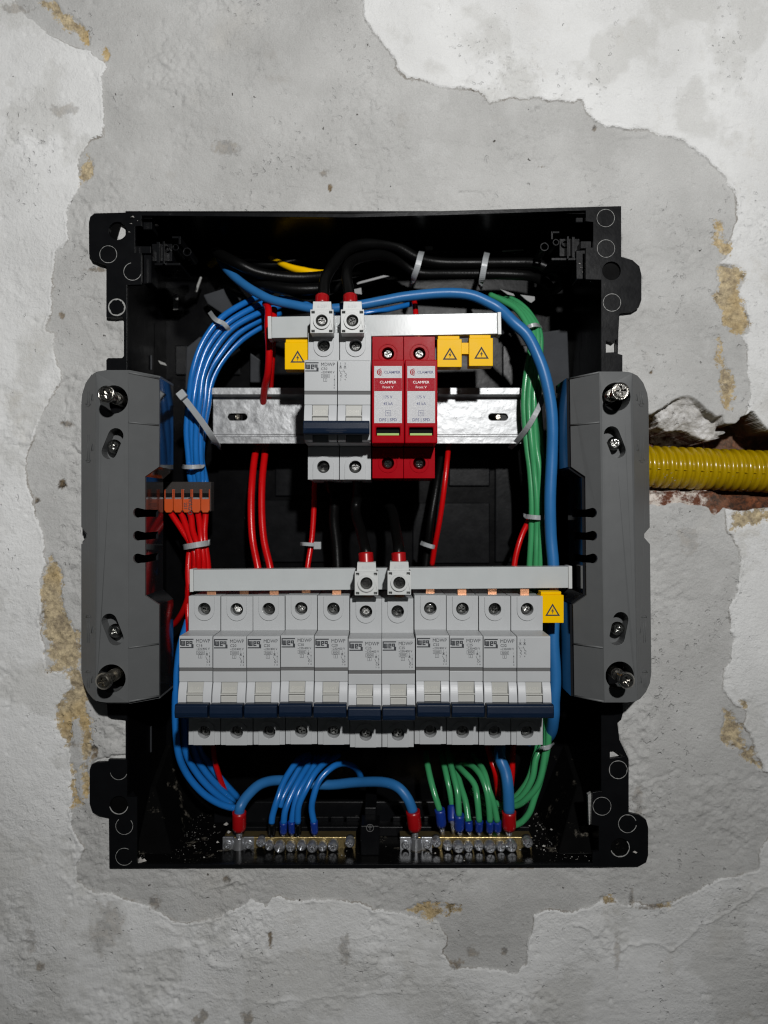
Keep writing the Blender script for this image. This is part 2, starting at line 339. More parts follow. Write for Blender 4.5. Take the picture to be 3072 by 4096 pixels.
# trowel lips, scratches and cracks:  (points, width, height out of the wall)
lines = [([(1070,4010),(1400,3985),(1700,3975)],.8,.5),([(530,3935),(700,3945),(900,3990),(1100,4010)],.9,.5),([(2300,3690),(2370,3720),(2440,3810),(2500,3800),(2590,3775),(2640,3785),(2700,3795),(2740,3760),(2790,3700),(2850,3690),(2900,3650),(2990,3600),(3072,3540)],.7,.8),
  ([(800,3585),(840,3560),(900,3540),(960,3525)],.8,.7),([(1840,360),(1960,150),(2010,210),(2020,280),(1990,350),(1970,370)],.9,-.9),([(2350,680),(2400,690)],1.6,-.9),([(1840,770),(1900,765),(1940,785)],1.6,-1.3),([(2460,560),(2520,540),(2600,530)],1.1,.8),
  ([(2540,1010),(2620,1000),(2700,995)],1.2,-.7),([(2630,1200),(2700,1203),(2780,1202)],.6,.4),([(2750,1400),(2800,1420),(2860,1450)],.5,-.6),([(270,1203),(350,1192),(370,1205)],.9,-1.2),([(280,2135),(300,2130)],1.0,-1.4),
  ([(245,1515),(270,1505),(320,1515)],1.4,-1.8),([(250,1590),(250,1650)],.9,-1.1),([(275,1790),(300,1810),(330,1822)],1.1,-1.6),([(2490,2035),(2600,2050)],.7,.4),([(2570,3130),(2650,3110),(2720,3080)],.8,-.7),([(2640,2760),(2640,3000)],.7,.35),
  ([(300,1230),(380,1400),(390,1490)],.8,.45),([(1750,560),(1750,760)],.8,.4),([(2400,500),(2405,680)],.8,.45),([(940,450),(1010,430),(1080,420)],.6,-.4),([(2130,410),(2330,470),(2560,490)],.8,.5),([(1310,620),(1325,640)],1.0,-.6),([(620,3700),(760,3745),(840,3850),(960,3880)],1.5,.6),
  ([(1900,3740),(2000,3750)],.7,.5),([(1560,3945),(1800,3940)],.6,.35),([(2520,3580),(2535,3420)],.8,-.5),([(2200,3870),(2400,3880)],.6,.3),([(2360,450),(2420,470),(2600,480),(2800,490),(3000,500)],.8,.4)]
for k in range(70):
    px, py = R.uniform(0, 3072), (R.uniform(0, 830) if k % 2 else R.uniform(3480, 4096)); a = R.normal(0, .35); l = R.uniform(30, 200)
    lines.append(([(px, py), (px + l*math.cos(a), py + l*math.sin(a))], R.uniform(.4, .6), R.choice([-.35, -.25, .3, .4])))
for pts, w, h in lines:
    q = pw(pts); d = np.full(X.shape, 1e9)
    xs = [p[0] for p in q]; zs = [p[1] for p in q]
    i0, i1 = np.searchsorted(gx, [min(xs)-8, max(xs)+8]); j0, j1 = np.searchsorted(gz, [min(zs)-8, max(zs)+8]); s_ = np.s_[j0:j1, i0:i1]
    wx = X[s_] + 3.0*fbm(X[s_], Z[s_], 8, 61, 3, 0.6); wz = Z[s_] + 3.0*fbm(X[s_], Z[s_], 8, 67, 3, 0.6)
    dd = np.full(wx.shape, 1e9)
    for a, b in zip(q[:-1], q[1:]): dd = np.minimum(dd, seg_dist(wx, wz, a, b))
    H[s_] += h * np.exp(-dd / (w*w)) * (0.7 + 0.6*fbm(X[s_], Z[s_], 10, 71, 2))
# broken lumpy plaster beside the box
def lump(pts, amp, sc, seed):
    q = pw(pts); xs = [p[0] for p in q]; zs = [p[1] for p in q]
    i0, i1 = np.searchsorted(gx, [min(xs)-6, max(xs)+6]); j0, j1 = np.searchsorted(gz, [min(zs)-6, max(zs)+6]); s_ = np.s_[j0:j1, i0:i1]
    w = sstep(-3, 3, sdf(X[s_], Z[s_], q)); H[s_] += w * amp * 0.8 * fbm(X[s_], Z[s_], sc, seed, 5, 0.62)
lump([(230,1480),(340,1450),(340,2000),(270,2000),(240,1800)], 2.2, 9, 81)
lump([(250,2060),(330,2060),(330,2480),(290,2480),(250,2300)], 1.4, 7, 82)
lump([(400,1260),(520,1260),(520,1440),(400,1440)], 3.0, 11, 83)
lump([(420,2870),(520,2870),(520,3050),(350,3050),(380,2950)], 3.4, 10, 84)
lump([(2470,1250),(2540,1250),(2500,1430),(2400,1430)], 2.2, 8, 85)
lump([(2490,2880),(2640,2760),(2620,2960),(2560,3260),(2510,3300),(2510,3000)], 2.4, 9, 86)
lump([(600,200),(720,200),(720,390),(560,390)], 0.9, 5, 87)
lump([(1540,400),(1760,420),(1740,520),(1540,520)], 0.9, 6, 88)
lump([(640,3680),(900,3820),(960,3900),(880,3900),(700,3770)], 0.8, 8, 89)
# ragged shadow gap where the filler stops short of the flange
s_out = sdf(X, Z, [((x - 1536) * 427.2 / F, (2048 - y) * 427.2 / F) for x, y in outer]) + 0.9*fbm(X, Z, 5, 98, 4, .65)
gap = np.exp(-((s_out + 0.1)/0.85)**2) * sstep(-.22, .12, fbm(X, Z, 24, 99, 3, .6))
near = sstep(-22, -2, s_out) * sstep(-.1, .3, fbm(X, Z, 16, 101, 3, .5))
H += near * 0.9 * fbm(X, Z, 4.5, 103, 4, .68)
# the open chase with the conduit
hole = pw([(-40,400),(40,395),(100,385),(200,380),(260,470),(280,520),(420,590),(560,570),(700,600),(850,680),(1040,700),(1150,610),(1120,500),(1180,520),(1250,500),(1340,440),(1450,355),(1500,440),(1600,540),(1659,580),(2300,640),(2300,1440),(1659,1405),(1250,1385),(900,1345),(600,1340),(100,1335),(-40,1335)], 2570, 1550, .3026)
facet = pw([(60,410),(160,335),(300,245),(500,125),(640,90),(720,150),(850,270),(1000,375),(1080,360),(1110,520),(1100,620),(1000,700),(700,640),(300,600),(180,420)], 2570, 1550, .3026)
ledge = pw([(-40,1320),(2300,1380),(2300,1560),(1659,1590),(1200,1640),(1080,1600),(960,1690),(880,1600),(780,1560),(600,1560),(400,1530),(200,1570),(-40,1540)], 2570, 1550, .3026)
i0 = np.searchsorted(gx, 118); j0, j1 = np.searchsorted(gz, [-30, 80]); s_ = np.s_[j0:j1, i0:nx]
xx, zz = X[s_], Z[s_]
sf = sdf(xx, zz, facet) + 0.8*fbm(xx, zz, 5, 91, 4, .6)
sl = sdf(xx, zz, ledge) + 1.2*fbm(xx, zz, 6, 92, 4, .6)
sh = sdf(xx, zz, hole) + 1.7 + 1.3*fbm(xx, zz, 6, 93, 4, .6)
zt = (2048 - 1577) * DW / F; depth_f = 3.2 + (zt - zz) * 0.36 + 3.6*fbm(xx, zz, 12, 94, 5, .6)
hh = H[s_]
hh = np.where(sf > 0, hh - sstep(0, 1.0, sf) * np.clip(depth_f, 0.3, 16), hh)
zl = (2048 - (1550 + 1560*.3026)) * DW / F
hh = np.where(sl > 0, hh - sstep(0, 3.0, sl) * np.clip(0.8 + (zz - zl) * 0.55 + 4.5*fbm(xx, zz, 8, 95, 5, .65), 0, 16), hh)
hh = np.where(sh > 0, np.minimum(hh, -sstep(0, 1.2, sh) * (38 + 8*fbm(xx, zz, 16, 96, 4, .6))), hh)
H[s_] = hh
chase = np.zeros(X.shape); chase[s_] = np.maximum(sstep(-0.5, 1.0, sl), sstep(-0.3, 0.6, sh))
rawf = np.zeros(X.shape); rawf[s_] = sstep(0, 0.8, sf) * (1 - sstep(-0.3, 0.6, sh))
# press the plaster flat where the flange of the box lies on it
fl = sstep(16, 4, np.maximum(np.maximum(BX0 - X, X - BX1), np.maximum(BZ0 - Z, Z - BZ1)))
H = H - 2.6*gap
H = np.where(H > -0.45, H*(1-fl) + fl*(-0.45 - 0.15*np.abs(fbm(X, Z, 8, 97, 3))), H)

# brown dirt spots and rusty streaks
stain = np.zeros(X.shape)
for px, py, rx, ry, a in ((245,1945,18,22,1),(142,2000,16,13,.9),(1320,748,9,14,1),(2610,1487,9,9,1),(2165,664,11,6,1),(1080,3760,8,40,.9),(907,3520,14,14,.7),(620,3610,22,34,.5),(240,1260,12,18,.8),(262,1695,30,12,.7),(900,590,50,30,.35),(1300,690,18,14,.5),(2760,2170,40,60,.22),(2470,3800,14,90,.35),(160,3870,22,22,.6),(120,3760,22,60,.35),(800,4070,30,30,.6),(990,4070,26,26,.6),(1830,3860,30,18,.6),(1890,3810,24,24,.45),(2530,3600,10,40,.5),(290,2980,26,14,.5),(370,3010,14,32,.9),(60,30,60,20,.4),(260,440,60,26,.35),(400,1075,70,10,.7),(2560,3200,26,60,.35),(2380,510,10,12,.7),(430,3690,60,120,.3),(2600,3630,60,10,.6),(2020,3810,14,16,.6),(1380,3790,26,70,.4),(2090,3470,60,12,.5),(1000,1160,0.1,0.1,0)):
    if a <= 0: continue
    c0, c1 = pw([(px, py)])[0]; rx, ry = rx*DW/F, ry*DW/F
    i0, i1 = np.searchsorted(gx, [c0-3*rx, c0+3*rx]); j0, j1 = np.searchsorted(gz, [c1-3*ry, c1+3*ry]); s_ = np.s_[j0:j1, i0:i1]
    d = ((X[s_]-c0)/rx)**2 + ((Z[s_]-c1)/ry)**2 + 1.6*fbm(X[s_], Z[s_], max(1.5, min(rx, ry)), 123, 4, .7)
    stain[s_] = np.maximum(stain[s_], a * sstep(1.2, 0.3, d))
    if a > .6: H[s_] -= 0.7 * a * sstep(1.0, 0.0, d)

idx = np.arange(nx*nz).reshape(nz, nx)
keep = ~((X[:-1, :-1] > BX0) & (X[:-1, :-1] < BX1 - STEP) & (Z[:-1, :-1] > BZ0) & (Z[:-1, :-1] < BZ1 - STEP))
quads = np.stack([idx[:-1, :-1], idx[:-1, 1:], idx[1:, 1:], idx[1:, :-1]], -1)[keep]
used = np.zeros(nx*nz, bool); used[quads.ravel()] = True
remap = np.cumsum(used) - 1
quads = remap[quads]
co = np.stack([X.ravel(), -H.ravel(), Z.ravel()], -1)[used] * MM
wm = bpy.data.meshes.new('wall')
wm.vertices.add(len(co)); wm.vertices.foreach_set('co', co.astype(np.float32).ravel())
nq = len(quads); wm.loops.add(nq*4); wm.loops.foreach_set('vertex_index', quads.astype(np.int32).ravel())
wm.polygons.add(nq); wm.polygons.foreach_set('loop_start', np.arange(0, nq*4, 4, dtype=np.int32)); wm.polygons.foreach_set('loop_total', np.full(nq, 4, np.int32))
wm.polygons.foreach_set('use_smooth', np.ones(nq, bool))
for nm, arr in (('patch_edge', s_patch), ('sand_edge', s_sand), ('chase', chase), ('raw_facet', rawf), ('stain', stain), ('older_coat', flake + 0.32*sstep(3560, 3760, 2048 - Z*F/DW)*sstep(2250, 2050, 1536 + X*F/DW)*(0.6+fbm(X, Z, 60, 33, 3)))):
    at = wm.attributes.new(nm, 'FLOAT', 'POINT'); at.data.foreach_set('value', arr.ravel()[used].astype(np.float32))
wm.update(calc_edges=True)

def wall_material():
    m = bpy.data.materials.new('patched_plaster'); m.use_nodes = True; nt = m.node_tree; N = nt.nodes; L = nt.links
    b = N['Principled BSDF']; tc = N.new('ShaderNodeTexCoord'); V = tc.outputs['Object']
    def noise(scale, detail=6, rough=0.55, vec=V):
        n = N.new('ShaderNodeTexNoise'); n.inputs['Scale'].default_value = scale; n.inputs['Detail'].default_value = detail; n.inputs['Roughness'].default_value = rough
        L.new(vec, n.inputs['Vector']); return n.outputs['Fac']
    def rng(s, a, c, d=0.0, e=1.0):
        n = N.new('ShaderNodeMapRange'); n.inputs[1].default_value = a; n.inputs[2].default_value = c; n.inputs[3].default_value = d; n.inputs[4].default_value = e
        L.new(s, n.inputs[0]); return n.outputs[0]
    def mix(f, a, c, blend='MIX'):
        n = N.new('ShaderNodeMix'); n.data_type = 'RGBA'; n.blend_type = blend
        if isinstance(f, float): n.inputs[0].default_value = f
        else: L.new(f, n.inputs[0])
        for i, s in ((6, a), (7, c)):
            if isinstance(s, tuple): n.inputs[i].default_value = (*s, 1)
            else: L.new(s, n.inputs[i])
        return n.outputs[2]
    def math_(op, a, c):
        n = N.new('ShaderNodeMath'); n.operation = op
        for i, s in ((0, a), (1, c)):
            if isinstance(s, (int, float)): n.inputs[i].default_value = s
            else: L.new(s, n.inputs[i])
        return n.outputs[0]
    def attr(nm): n = N.new('ShaderNodeAttribute'); n.attribute_name = nm; return n.outputs['Fac']
    fine = noise(700, 4)
    # grey filler
    g = mix(rng(noise(14, 8, 0.6), 0.35, 0.68), (0.375, 0.372, 0.36), (0.48, 0.478, 0.466))
    g = mix(rng(noise(60, 10, 0.7), 0.52, 0.75, 0, 0.55), g, (0.53, 0.53, 0.52))
    g = mix(rng(noise(38, 8, 0.65), 0.62, 0.78, 0, 0.5), g, (0.29, 0.265, 0.235))
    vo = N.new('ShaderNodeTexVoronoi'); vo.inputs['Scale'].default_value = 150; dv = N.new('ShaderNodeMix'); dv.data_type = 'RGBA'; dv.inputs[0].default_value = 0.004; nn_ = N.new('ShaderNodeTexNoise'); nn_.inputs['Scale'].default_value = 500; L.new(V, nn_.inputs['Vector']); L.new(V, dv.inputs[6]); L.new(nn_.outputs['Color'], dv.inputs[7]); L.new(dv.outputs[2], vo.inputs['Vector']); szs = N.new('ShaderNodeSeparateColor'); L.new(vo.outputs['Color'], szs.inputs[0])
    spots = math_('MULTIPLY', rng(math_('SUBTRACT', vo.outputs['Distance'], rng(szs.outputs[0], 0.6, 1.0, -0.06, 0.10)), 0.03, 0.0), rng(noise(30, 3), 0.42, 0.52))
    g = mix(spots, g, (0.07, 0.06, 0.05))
    # old white coat
    w = mix(rng(noise(11, 9, 0.62), 0.36, 0.66), (0.60, 0.60, 0.59), (0.715, 0.717, 0.71))
    w = mix(rng(math_('ADD', attr('older_coat'), rng(noise(90, 8, 0.7), 0.3, 0.7, -0.1, 0.1)), 0.03, 0.30, 0, 0.42), w, (0.44, 0.435, 0.41))
    w = mix(rng(noise(26, 10, 0.72), 0.58, 0.74, 0, 0.5), w, (0.42, 0.39, 0.33))
    pe = math_('ADD', attr('patch_edge'), rng(fine, 0.3, 0.7, -0.5, 0.5))
    c = mix(rng(pe, 0.25, -0.25), g, w)
    rim = N.new('ShaderNodeMath'); rim.operation = 'ABSOLUTE'; L.new(math_('SUBTRACT', pe, 0.35), rim.inputs[0])
    c = mix(math_('MULTIPLY', rng(rim.outputs[0], 0.55, 0.1), rng(noise(35, 4), 0.46, 0.62, 0, 0.6)), c, (0.16, 0.13, 0.095))
    # bare tan render
    s = mix(rng(noise(240, 6, 0.75), 0.35, 0.65), (0.20, 0.16, 0.11), (0.56, 0.46, 0.29))
    s = mix(rng(noise(90, 6, 0.7), 0.56, 0.66, 0, 0.8), s, (0.10, 0.085, 0.06))
    s = mix(rng(noise(22, 4), 0.50, 0.66, 0, 0.6), s, (0.50, 0.34, 0.12))
    se = math_('ADD', attr('sand_edge'), rng(noise(330, 7, 0.8), 0.3, 0.7, -3.4, 2.6))
    c = mix(rng(se, -0.2, 0.9), c, s)
    # raw broken plaster and brick inside the chase
    rw = mix(rng(noise(120, 8, 0.7), 0.4, 0.65), (0.40, 0.385, 0.36), (0.62, 0.61, 0.60))
    c = mix(attr('raw_facet'), c, rw)
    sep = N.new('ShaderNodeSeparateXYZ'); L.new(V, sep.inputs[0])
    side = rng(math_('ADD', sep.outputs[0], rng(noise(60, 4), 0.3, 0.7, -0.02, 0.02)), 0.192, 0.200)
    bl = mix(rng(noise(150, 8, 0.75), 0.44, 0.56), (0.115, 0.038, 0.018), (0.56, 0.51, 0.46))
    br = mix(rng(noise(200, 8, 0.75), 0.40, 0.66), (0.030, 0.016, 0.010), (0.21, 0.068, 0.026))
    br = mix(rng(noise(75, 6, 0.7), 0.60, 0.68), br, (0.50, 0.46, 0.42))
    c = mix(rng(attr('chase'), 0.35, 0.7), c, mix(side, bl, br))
    # stains
    c = mix(rng(noise(7.5, 6, 0.6), 0.60, 0.74, 0, 0.28), c, (0.42, 0.37, 0.29))
    c = mix(0.09, c, mix(rng(noise(1600, 3), 0.3, 0.7), (0.1, 0.1, 0.1), (1.0, 1.0, 1.0)), 'OVERLAY')
    c = mix(attr('stain'), c, mix(rng(noise(160, 6, 0.7), 0.4, 0.62), (0.025, 0.018, 0.012), (0.24, 0.18, 0.11)))
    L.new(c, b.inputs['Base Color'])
    L.new(rng(noise(40, 5), 0.3, 0.7, 0.62, 0.95), b.inputs['Roughness']); b.inputs['Specular IOR Level'].default_value = 0.3
    h = math_('ADD', math_('MULTIPLY', fine, 0.3), math_('MULTIPLY', noise(260, 8, 0.7), rng(noise(16, 3), 0.35, 0.65, 0.25, 1.0)))
    h = math_('ADD', h, math_('MULTIPLY', noise(90, 8, 0.65), rng(noise(8, 3), 0.4, 0.65, 0.15, 1.2)))
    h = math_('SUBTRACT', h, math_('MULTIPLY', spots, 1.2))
    pit = math_('MULTIPLY', rng(noise(330, 3, 0.5), 0.62, 0.72), rng(noise(21, 4), 0.48, 0.6))
    h = math_('SUBTRACT', h, math_('MULTIPLY', pit, 0.5))
    bp = N.new('ShaderNodeBump'); bp.inputs['Strength'].default_value = 1.0; bp.inputs['Distance'].default_value = 0.0012
    L.new(h, bp.inputs['Height']); L.new(bp.outputs['Normal'], b.inputs['Normal'])
    return m
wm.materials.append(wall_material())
wall = bpy.data.objects.new('wall', wm); COL.objects.link(wall)
tag(wall, 'grey patched plaster wall with old white coat flaking at the edges', kind='structure')

# ------------------------------------------------------------------ recessed black distribution box
box = thing('distribution_box', 'black plastic recessed distribution box set into the plaster wall', 'box', (-11, 40, -16))
BO = (-11, 40, -16)
def bpart(mb, name, m, bevel=0.0, parent=box):
    return mb.shifted((-BO[0], -BO[1], -BO[2])).build(name, m, parent, bevel)
FD = 427.2
def fp(l, D=FD): return [P(x, y, D) for x, y in l]
inner = [(565,862),(1000,866),(1400,870),(1800,860),(2343,842),(2343,885),(2373,888),(2373,990),(2343,992),(2343,1117),(2405,1119),(2405,3165),(2370,3170),(2366,3300),(2395,3304),(2395,3405),(2370,3408),(2370,3455),(1536,3458),(548,3458),(548,3190),(508,3188),(508,1140),(565,1138),(565,1012),(540,1010),(540,905),(565,903)]
def cpx(cx, cy, r, n=20): return [(cx + r*math.cos(2*math.pi*i/n), cy + r*math.sin(2*math.pi*i/n)) for i in range(n)]
holes = [cpx(470,923,36), cpx(2446,1083,37), cpx(2480,3390,37), cpx(475,3220,36), [(2424,1362),(2452,1368),(2466,1356),(2466,1408),(2424,1410)], [(2440,3002),(2462,3000),(2496,3026),(2440,3034)]]
bpart(MB().slab([fp(outer), fp(inner)] + [fp(h) for h in holes], 2.4), 'flange', M['black'], 0.5)
# tub walls
tx0, tx1, tz0, tz1, ty = -149.0, 126.0, -204.9, 173.8, 75.0
bpart(MB().box(tx0-1.5, tx0, -0.39, ty, tz0, tz1), 'side_wall', M['black_in'])
bpart(MB().box(tx1, tx1+1.5, -0.39, ty, tz0, tz1), 'side_wall', M['black_in'])
bpart(MB().box(tx0-1.5, tx1+1.5, -0.39, ty, tz1, tz1+1.4), 'top_wall', M['black_in'])
bpart(MB().box(tx0-1.5, tx1+1.5, -0.39, ty, tz0-1.6, tz0), 'bottom_wall', M['black_floor'])
back = bpart(MB().box(tx0-1.5, tx1+1.5, ty, ty+2, tz0-1.6, tz1+1.4), 'back_panel', M['black_in'])
# raised fields of the back panel
def bk(px0, px1, py0, py1, D0=503.0, t=2.0):
    a = P(px0, py1, D0); b = P(px1, py0, D0)
    return MB().box(a[0], b[0], D0-DW, D0-DW+t, a[2], b[2]).shifted((-BO[0], -BO[1], -BO[2]))
for r in [(1795,1960,1825,1945),(1650,1960,2010,2255),(1100,1330,1830,1985),(1980,2050,1830,2250),(980,1330,2000,2250),(700,960,1380,1500),(2010,2130,1380,1560),(960,1480,2640,2990),(1560,2100,2640,2990)]:
    o = bk(*r).build('raised_field', M['black'], back, 0.8)
# grey knock-out plates that catch the light behind the wires at the upper corners
M['knock'] = mat('lightened_black_plastic', (0.040, 0.042, 0.046), 0.5, spec=0.08, var=0.35, vscale=60, bump=0.3, bscale=300)  # lighter than the tub plastic; gives the ribs their painted glint
for pts in ([(812,1180),(905,1150),(975,1185),(905,1265),(830,1215)], [(950,1340),(1065,1330),(1065,1385),(1010,1385),(960,1370)], [(745,1390),(800,1345),(850,1370),(840,1560),(740,1560)], [(1000,1410),(1070,1460),(1070,1530),(1000,1530)], [(2150,1330),(2270,1315),(2280,1580),(2180,1580)], [(2000,1260),(2060,1290),(2010,1340)]):
    MB().slab([[P(x, y, 488 + (y-1200)*0.03) for x, y in pts]], 6).shifted((-BO[0], -BO[1], -BO[2])).build('knockout_plate', M['knock'], back, 0.8)
# vertical ribs of the side walls, glint put into their lighter colour
for px, y0, y1, D in ((612,1290,1500,478),(607,1420,1420+60,470),(2335,1270,1400,470),(2327,1400,1490,474),(605,2905,3010,470),(2345,2915,3030,465)):
    a = P(px, y0, D); b = P(px, y1, D)
    w = -1 if px < 1536 else 1
    x0, x1 = sorted((a[0], tx0 if w < 0 else tx1))
    bpart(MB().box(x0, x1, a[1], a[1]+1.6, min(a[2], b[2]), max(a[2], b[2])), 'rib', M['knock'], 0.4)
# sloped lower corners of the tub
for s in (-1, 1):
    xa = tx0 if s < 0 else tx1
    pr = [(xa, 12.0, tz0), (xa, 74.0, tz0), (xa, 74.0, tz0+46), (xa, 40.0, tz0+30)]
    q = [(p[0] - s*22 if i in (0, 1) else p[0] - s*3, p[1], p[2]) for i, p in enumerate(pr)]
    m = MB().add(pr + q, [(0,1,2,3),(7,6,5,4),(0,4,5,1),(1,5,6,2),(2,6,7,3),(3,7,4,0)])
    bpart(m, 'corner_gusset', M['black_floor'], 0.6)
# latch pockets at the upper corners
def latch(px, py, s):
    """s=-1: left corner, s=1: right corner"""
    e = MB()
    def bx_(u0, u1, v0, v1, D0, D1):
        a = P(px + s*u0, py + v1, D0); b = P(px + s*u1, py + v0, D0)
        e.box(min(a[0], b[0]), max(a[0], b[0]), D0-DW, D1-DW, a[2], b[2])
    bx_(-40, 40, -10, 60, 440, 470); bx_(-70, -40, -40, -32, 438, 460); bx_(-74, -66, -40, -8, 438, 460)
    bx_(-10, -2, -20, 70, 434, 452); bx_(10, 22, -18, 66, 436, 452); bx_(-72, 30, 66, 76, 436, 460)
    bx_(45, 120, 0, 28, 432, 460)
    for u, v in ((-100, 22), (-54, 4), (-18, 8)):
        c = P(px + s*u, py + v, 438)
        e.slab([y3(circ(c[0], c[2], 2.6 if u == -100 else 2.0, 16), c[1]), y3(circ(c[0], c[2], 1.9 if u == -100 else 1.3, 16), c[1])], 16)
    bpart(e, 'latch', M['black'], 0.25)
latch(648, 985, -1); latch(2278, 965, 1)
for pts in ([(572,866),(608,866),(608,918),(572,918)], [(574,1016),(606,1012),(606,1132),(574,1136)], [(2302,846),(2334,844),(2336,890),(2302,890)], [(2304,1000),(2340,998),(2340,1118),(2306,1118)]):
    bpart(MB().slab([[P(x, y, 434) for x, y in pts]], 12), 'stop_block', M['black'], 0.5)
# pale slabs painted in as lit streaks on the inner walls
for pts, D in (([(694,1178),(712,1176),(713,1238),(692,1240)], 490), ([(800,1106),(808,1108),(788,1168),(778,1166)], 488), ([(630,1440),(660,1452),(668,1464),(640,1456)], 480), ([(2010,1000),(2095,996),(2095,1001),(2010,1006)], 470), ([(1700,985),(1730,983),(1732,1000),(1702,1003)], 480)):
    MB().slab([[P(x, y, D) for x, y in pts]], 1.0).shifted((-BO[0], -BO[1], -BO[2])).build('lit_streak', M['chalk_and_glint'], back, 0.3)
# long shelf line under the top wall
bpart(MB().box(-118, 95, 52, 70, P(0,1000,482)[2]-1.5, P(0,1000,482)[2]), 'ledge', M['black'], 0.4)
# breakout rings on the flange
def ring(cx, cy, r, w, a0=0.0, a1=360.0, m='chalk_and_glint'):
    n = max(6, int((a1-a0)/12)); g = random.Random(int(cx*7+cy)); lo = []; hi = []
    for i in range(n+1):
        a = math.radians(a0 + (a1-a0)*i/n); ww = w * (0.55 + 0.9*g.random())
        lo.append(P(cx + (r-ww)*math.cos(a), cy - (r-ww)*math.sin(a), FD-0.12)); hi.append(P(cx + r*math.cos(a), cy - r*math.sin(a), FD-0.12))
    mb = MB(); k = n+1
    vs = lo + hi + [(p[0], p[1]+0.2, p[2]) for p in lo + hi]
    fs = []
    for i in range(n):
        fs += [(i, i+1, k+i+1, k+i), (2*k+i, 3*k+i, 3*k+i+1, 2*k+i+1), (i, 2*k+i, 2*k+i+1, i+1), (k+i, k+i+1, 3*k+i+1, 3*k+i)]
    mb.add(vs, fs)
    o = bpart(mb, 'breakout_ring', M[m])
for c in ((433,1017,35,1.6,0,360),(530,1086,36,1.8,100,345),(467,1229,35,5.5,0,360),(475,3085,35,1.6,190,340),(497,3304,35,1.6,130,400),(497,3427,35,1.5,60,330),(2423,872,36,1.6,0,360),(2424,994,36,1.6,0,360),(2448,1210,36,1.8,0,360),(2473,3079,37,2.2,0,360),(2408,3225,37,1.8,0,360),(2510,3295,37,2.0,20,350),(2480,3390,39,3.5,200,400),(475,3220,38,2.6,190,350)):
    ring(*c)
# sockets behind the open fixing holes
for cx, cy, r in ((470,923,36),(2446,1083,37),(2480,3390,37),(475,3220,36)):
    c = P(cx, cy, FD); R_ = r * FD / F
    bpart(MB().slab([y3(circ(c[0], c[2], R_+1.0, 20), c[1]+2.5), y3(circ(c[0], c[2], R_, 20), c[1]+2.5)], 8), 'fixing_socket', M['black'])
    pl = circ(c[0], c[2], R_-0.05, 20) if cx != 470 else [(c[0] + (R_-0.05)*math.cos(t), c[2] + (R_-0.05)*math.sin(t)) for t in np.linspace(math.radians(75), math.radians(255), 12)]
    bpart(MB().slab([y3(pl, -0.95)], 0.4), 'socket_floor', M['black_floor'])
# central post with the earth mark
a = P(1444, 3370, 448); b = P(1518, 3200, 448)
post = MB().box(a[0], b[0], 10, 26, tz0, P(0,3330,440)[2]+4).merge(MB().box(a[0]+2, b[0]-2, 26, 60, tz0, P(0,3195,470)[2]))
po = bpart(post, 'centre_post', M['black'], 0.6)
c = P(1480, 3312, 439.8); mk = MB()
mk.slab([y3(circ(c[0], c[2], 2.3, 24), c[1]), y3(circ(c[0], c[2], 2.0, 24), c[1])], 0.1)
mk.box(c[0]-0.14, c[0]+0.14, c[1], c[1]+0.1, c[2]-1.4, c[2]+0.3)
for k, w in enumerate((1.2, 0.8, 0.4)): mk.box(c[0]-w, c[0]+w, c[1], c[1]+0.1, c[2]+0.3+k*0.45, c[2]+0.5+k*0.45)
mk.shifted((-BO[0], -BO[1]-0.0, -BO[2])).build('earth_mark', M['symbol'], po)
# cross strip carrying the terminal bars
bpart(MB().box(-95, 92, 36, 44, tz0, tz0+6).merge(MB().box(-112, 96, 56, 60, tz0, tz0+14)), 'bar_holder', M['black'], 0.5)
for x in range(-70, 90, 10):
    if abs(x+8) > 8: bpart(MB().box(x-4.3, x+4.3, 44, 47, tz0, tz0+9), 'holder_tooth', M['black'], 0.4)
# rail supports
for z in (60.0, -88.5):
    for x in (-96, 76): bpart(MB().box(x-6, x+6, 40, ty, z-9, z+9), 'rail_support', M['black'], 0.8)
# inspection of right lower pocket
bpart(MB().slab([fp([(2352,3180),(2366,3172),(2364,3296),(2356,3300)], 430)], 3), 'chipped_edge', M['chalk_and_glint'])

# plaster crumbs lying in the bottom of the box
cr = MB(); g = random.Random(11); LS_, LZ_ = -18.0, -88.5
def crumb(x, y, z, r):
    p = [(x + r*g.uniform(-1,1)*1.3, y + r*g.uniform(-1,1), z + r*g.uniform(-.2,.9)) for _ in range(6)]
    p[0] = (x-r, y, z); p[1] = (x+r, y, z); p[2] = (x, y-r, z); p[3] = (x, y+r, z); p[4] = (x, y, z+r*0.9); p[5] = (x, y, z-0.1*r)
    p = [(q[0]+r*g.uniform(-.3,.3), q[1]+r*g.uniform(-.3,.3), q[2]+r*g.uniform(0,.3)) for q in p]
    cr.add(p, [(0,2,4),(2,1,4),(1,3,4),(3,0,4),(2,0,5),(1,2,5),(3,1,5),(0,3,5)])
for k in range(430):
    u = g.random()
    x = g.uniform(-146, -105) if u < .30 else (g.uniform(92, 123) if u < .68 else g.uniform(-146, 123))
    y = g.uniform(3, 72); lift = 0
    for s, xa in ((-1, tx0), (1, tx1)):
        dx = abs(x - xa)
        if dx < 22 and y > 12: lift = max(lift, (1 - dx/22) * min(30, (y-12)*1.0))
    crumb(x, y, tz0 + lift + 0.05, g.choice((.1,.12,.14,.16,.2,.2,.25,.3,.55)))
for (px, py, D, r) in ((560,3462,432,2.6),(535,3466,431,1.8),(575,3464,433,1.8),(915,3330,455,1.4),(870,3370,448,1.0),(905,3300,470,1.6),(2540,3410,427,1.2),(2175,3385,448,1.0),(2205,3320,462,1.0)):
    c = P(px, py, D); crumb(c[0], c[1], max(c[2], tz0+0.1), r)
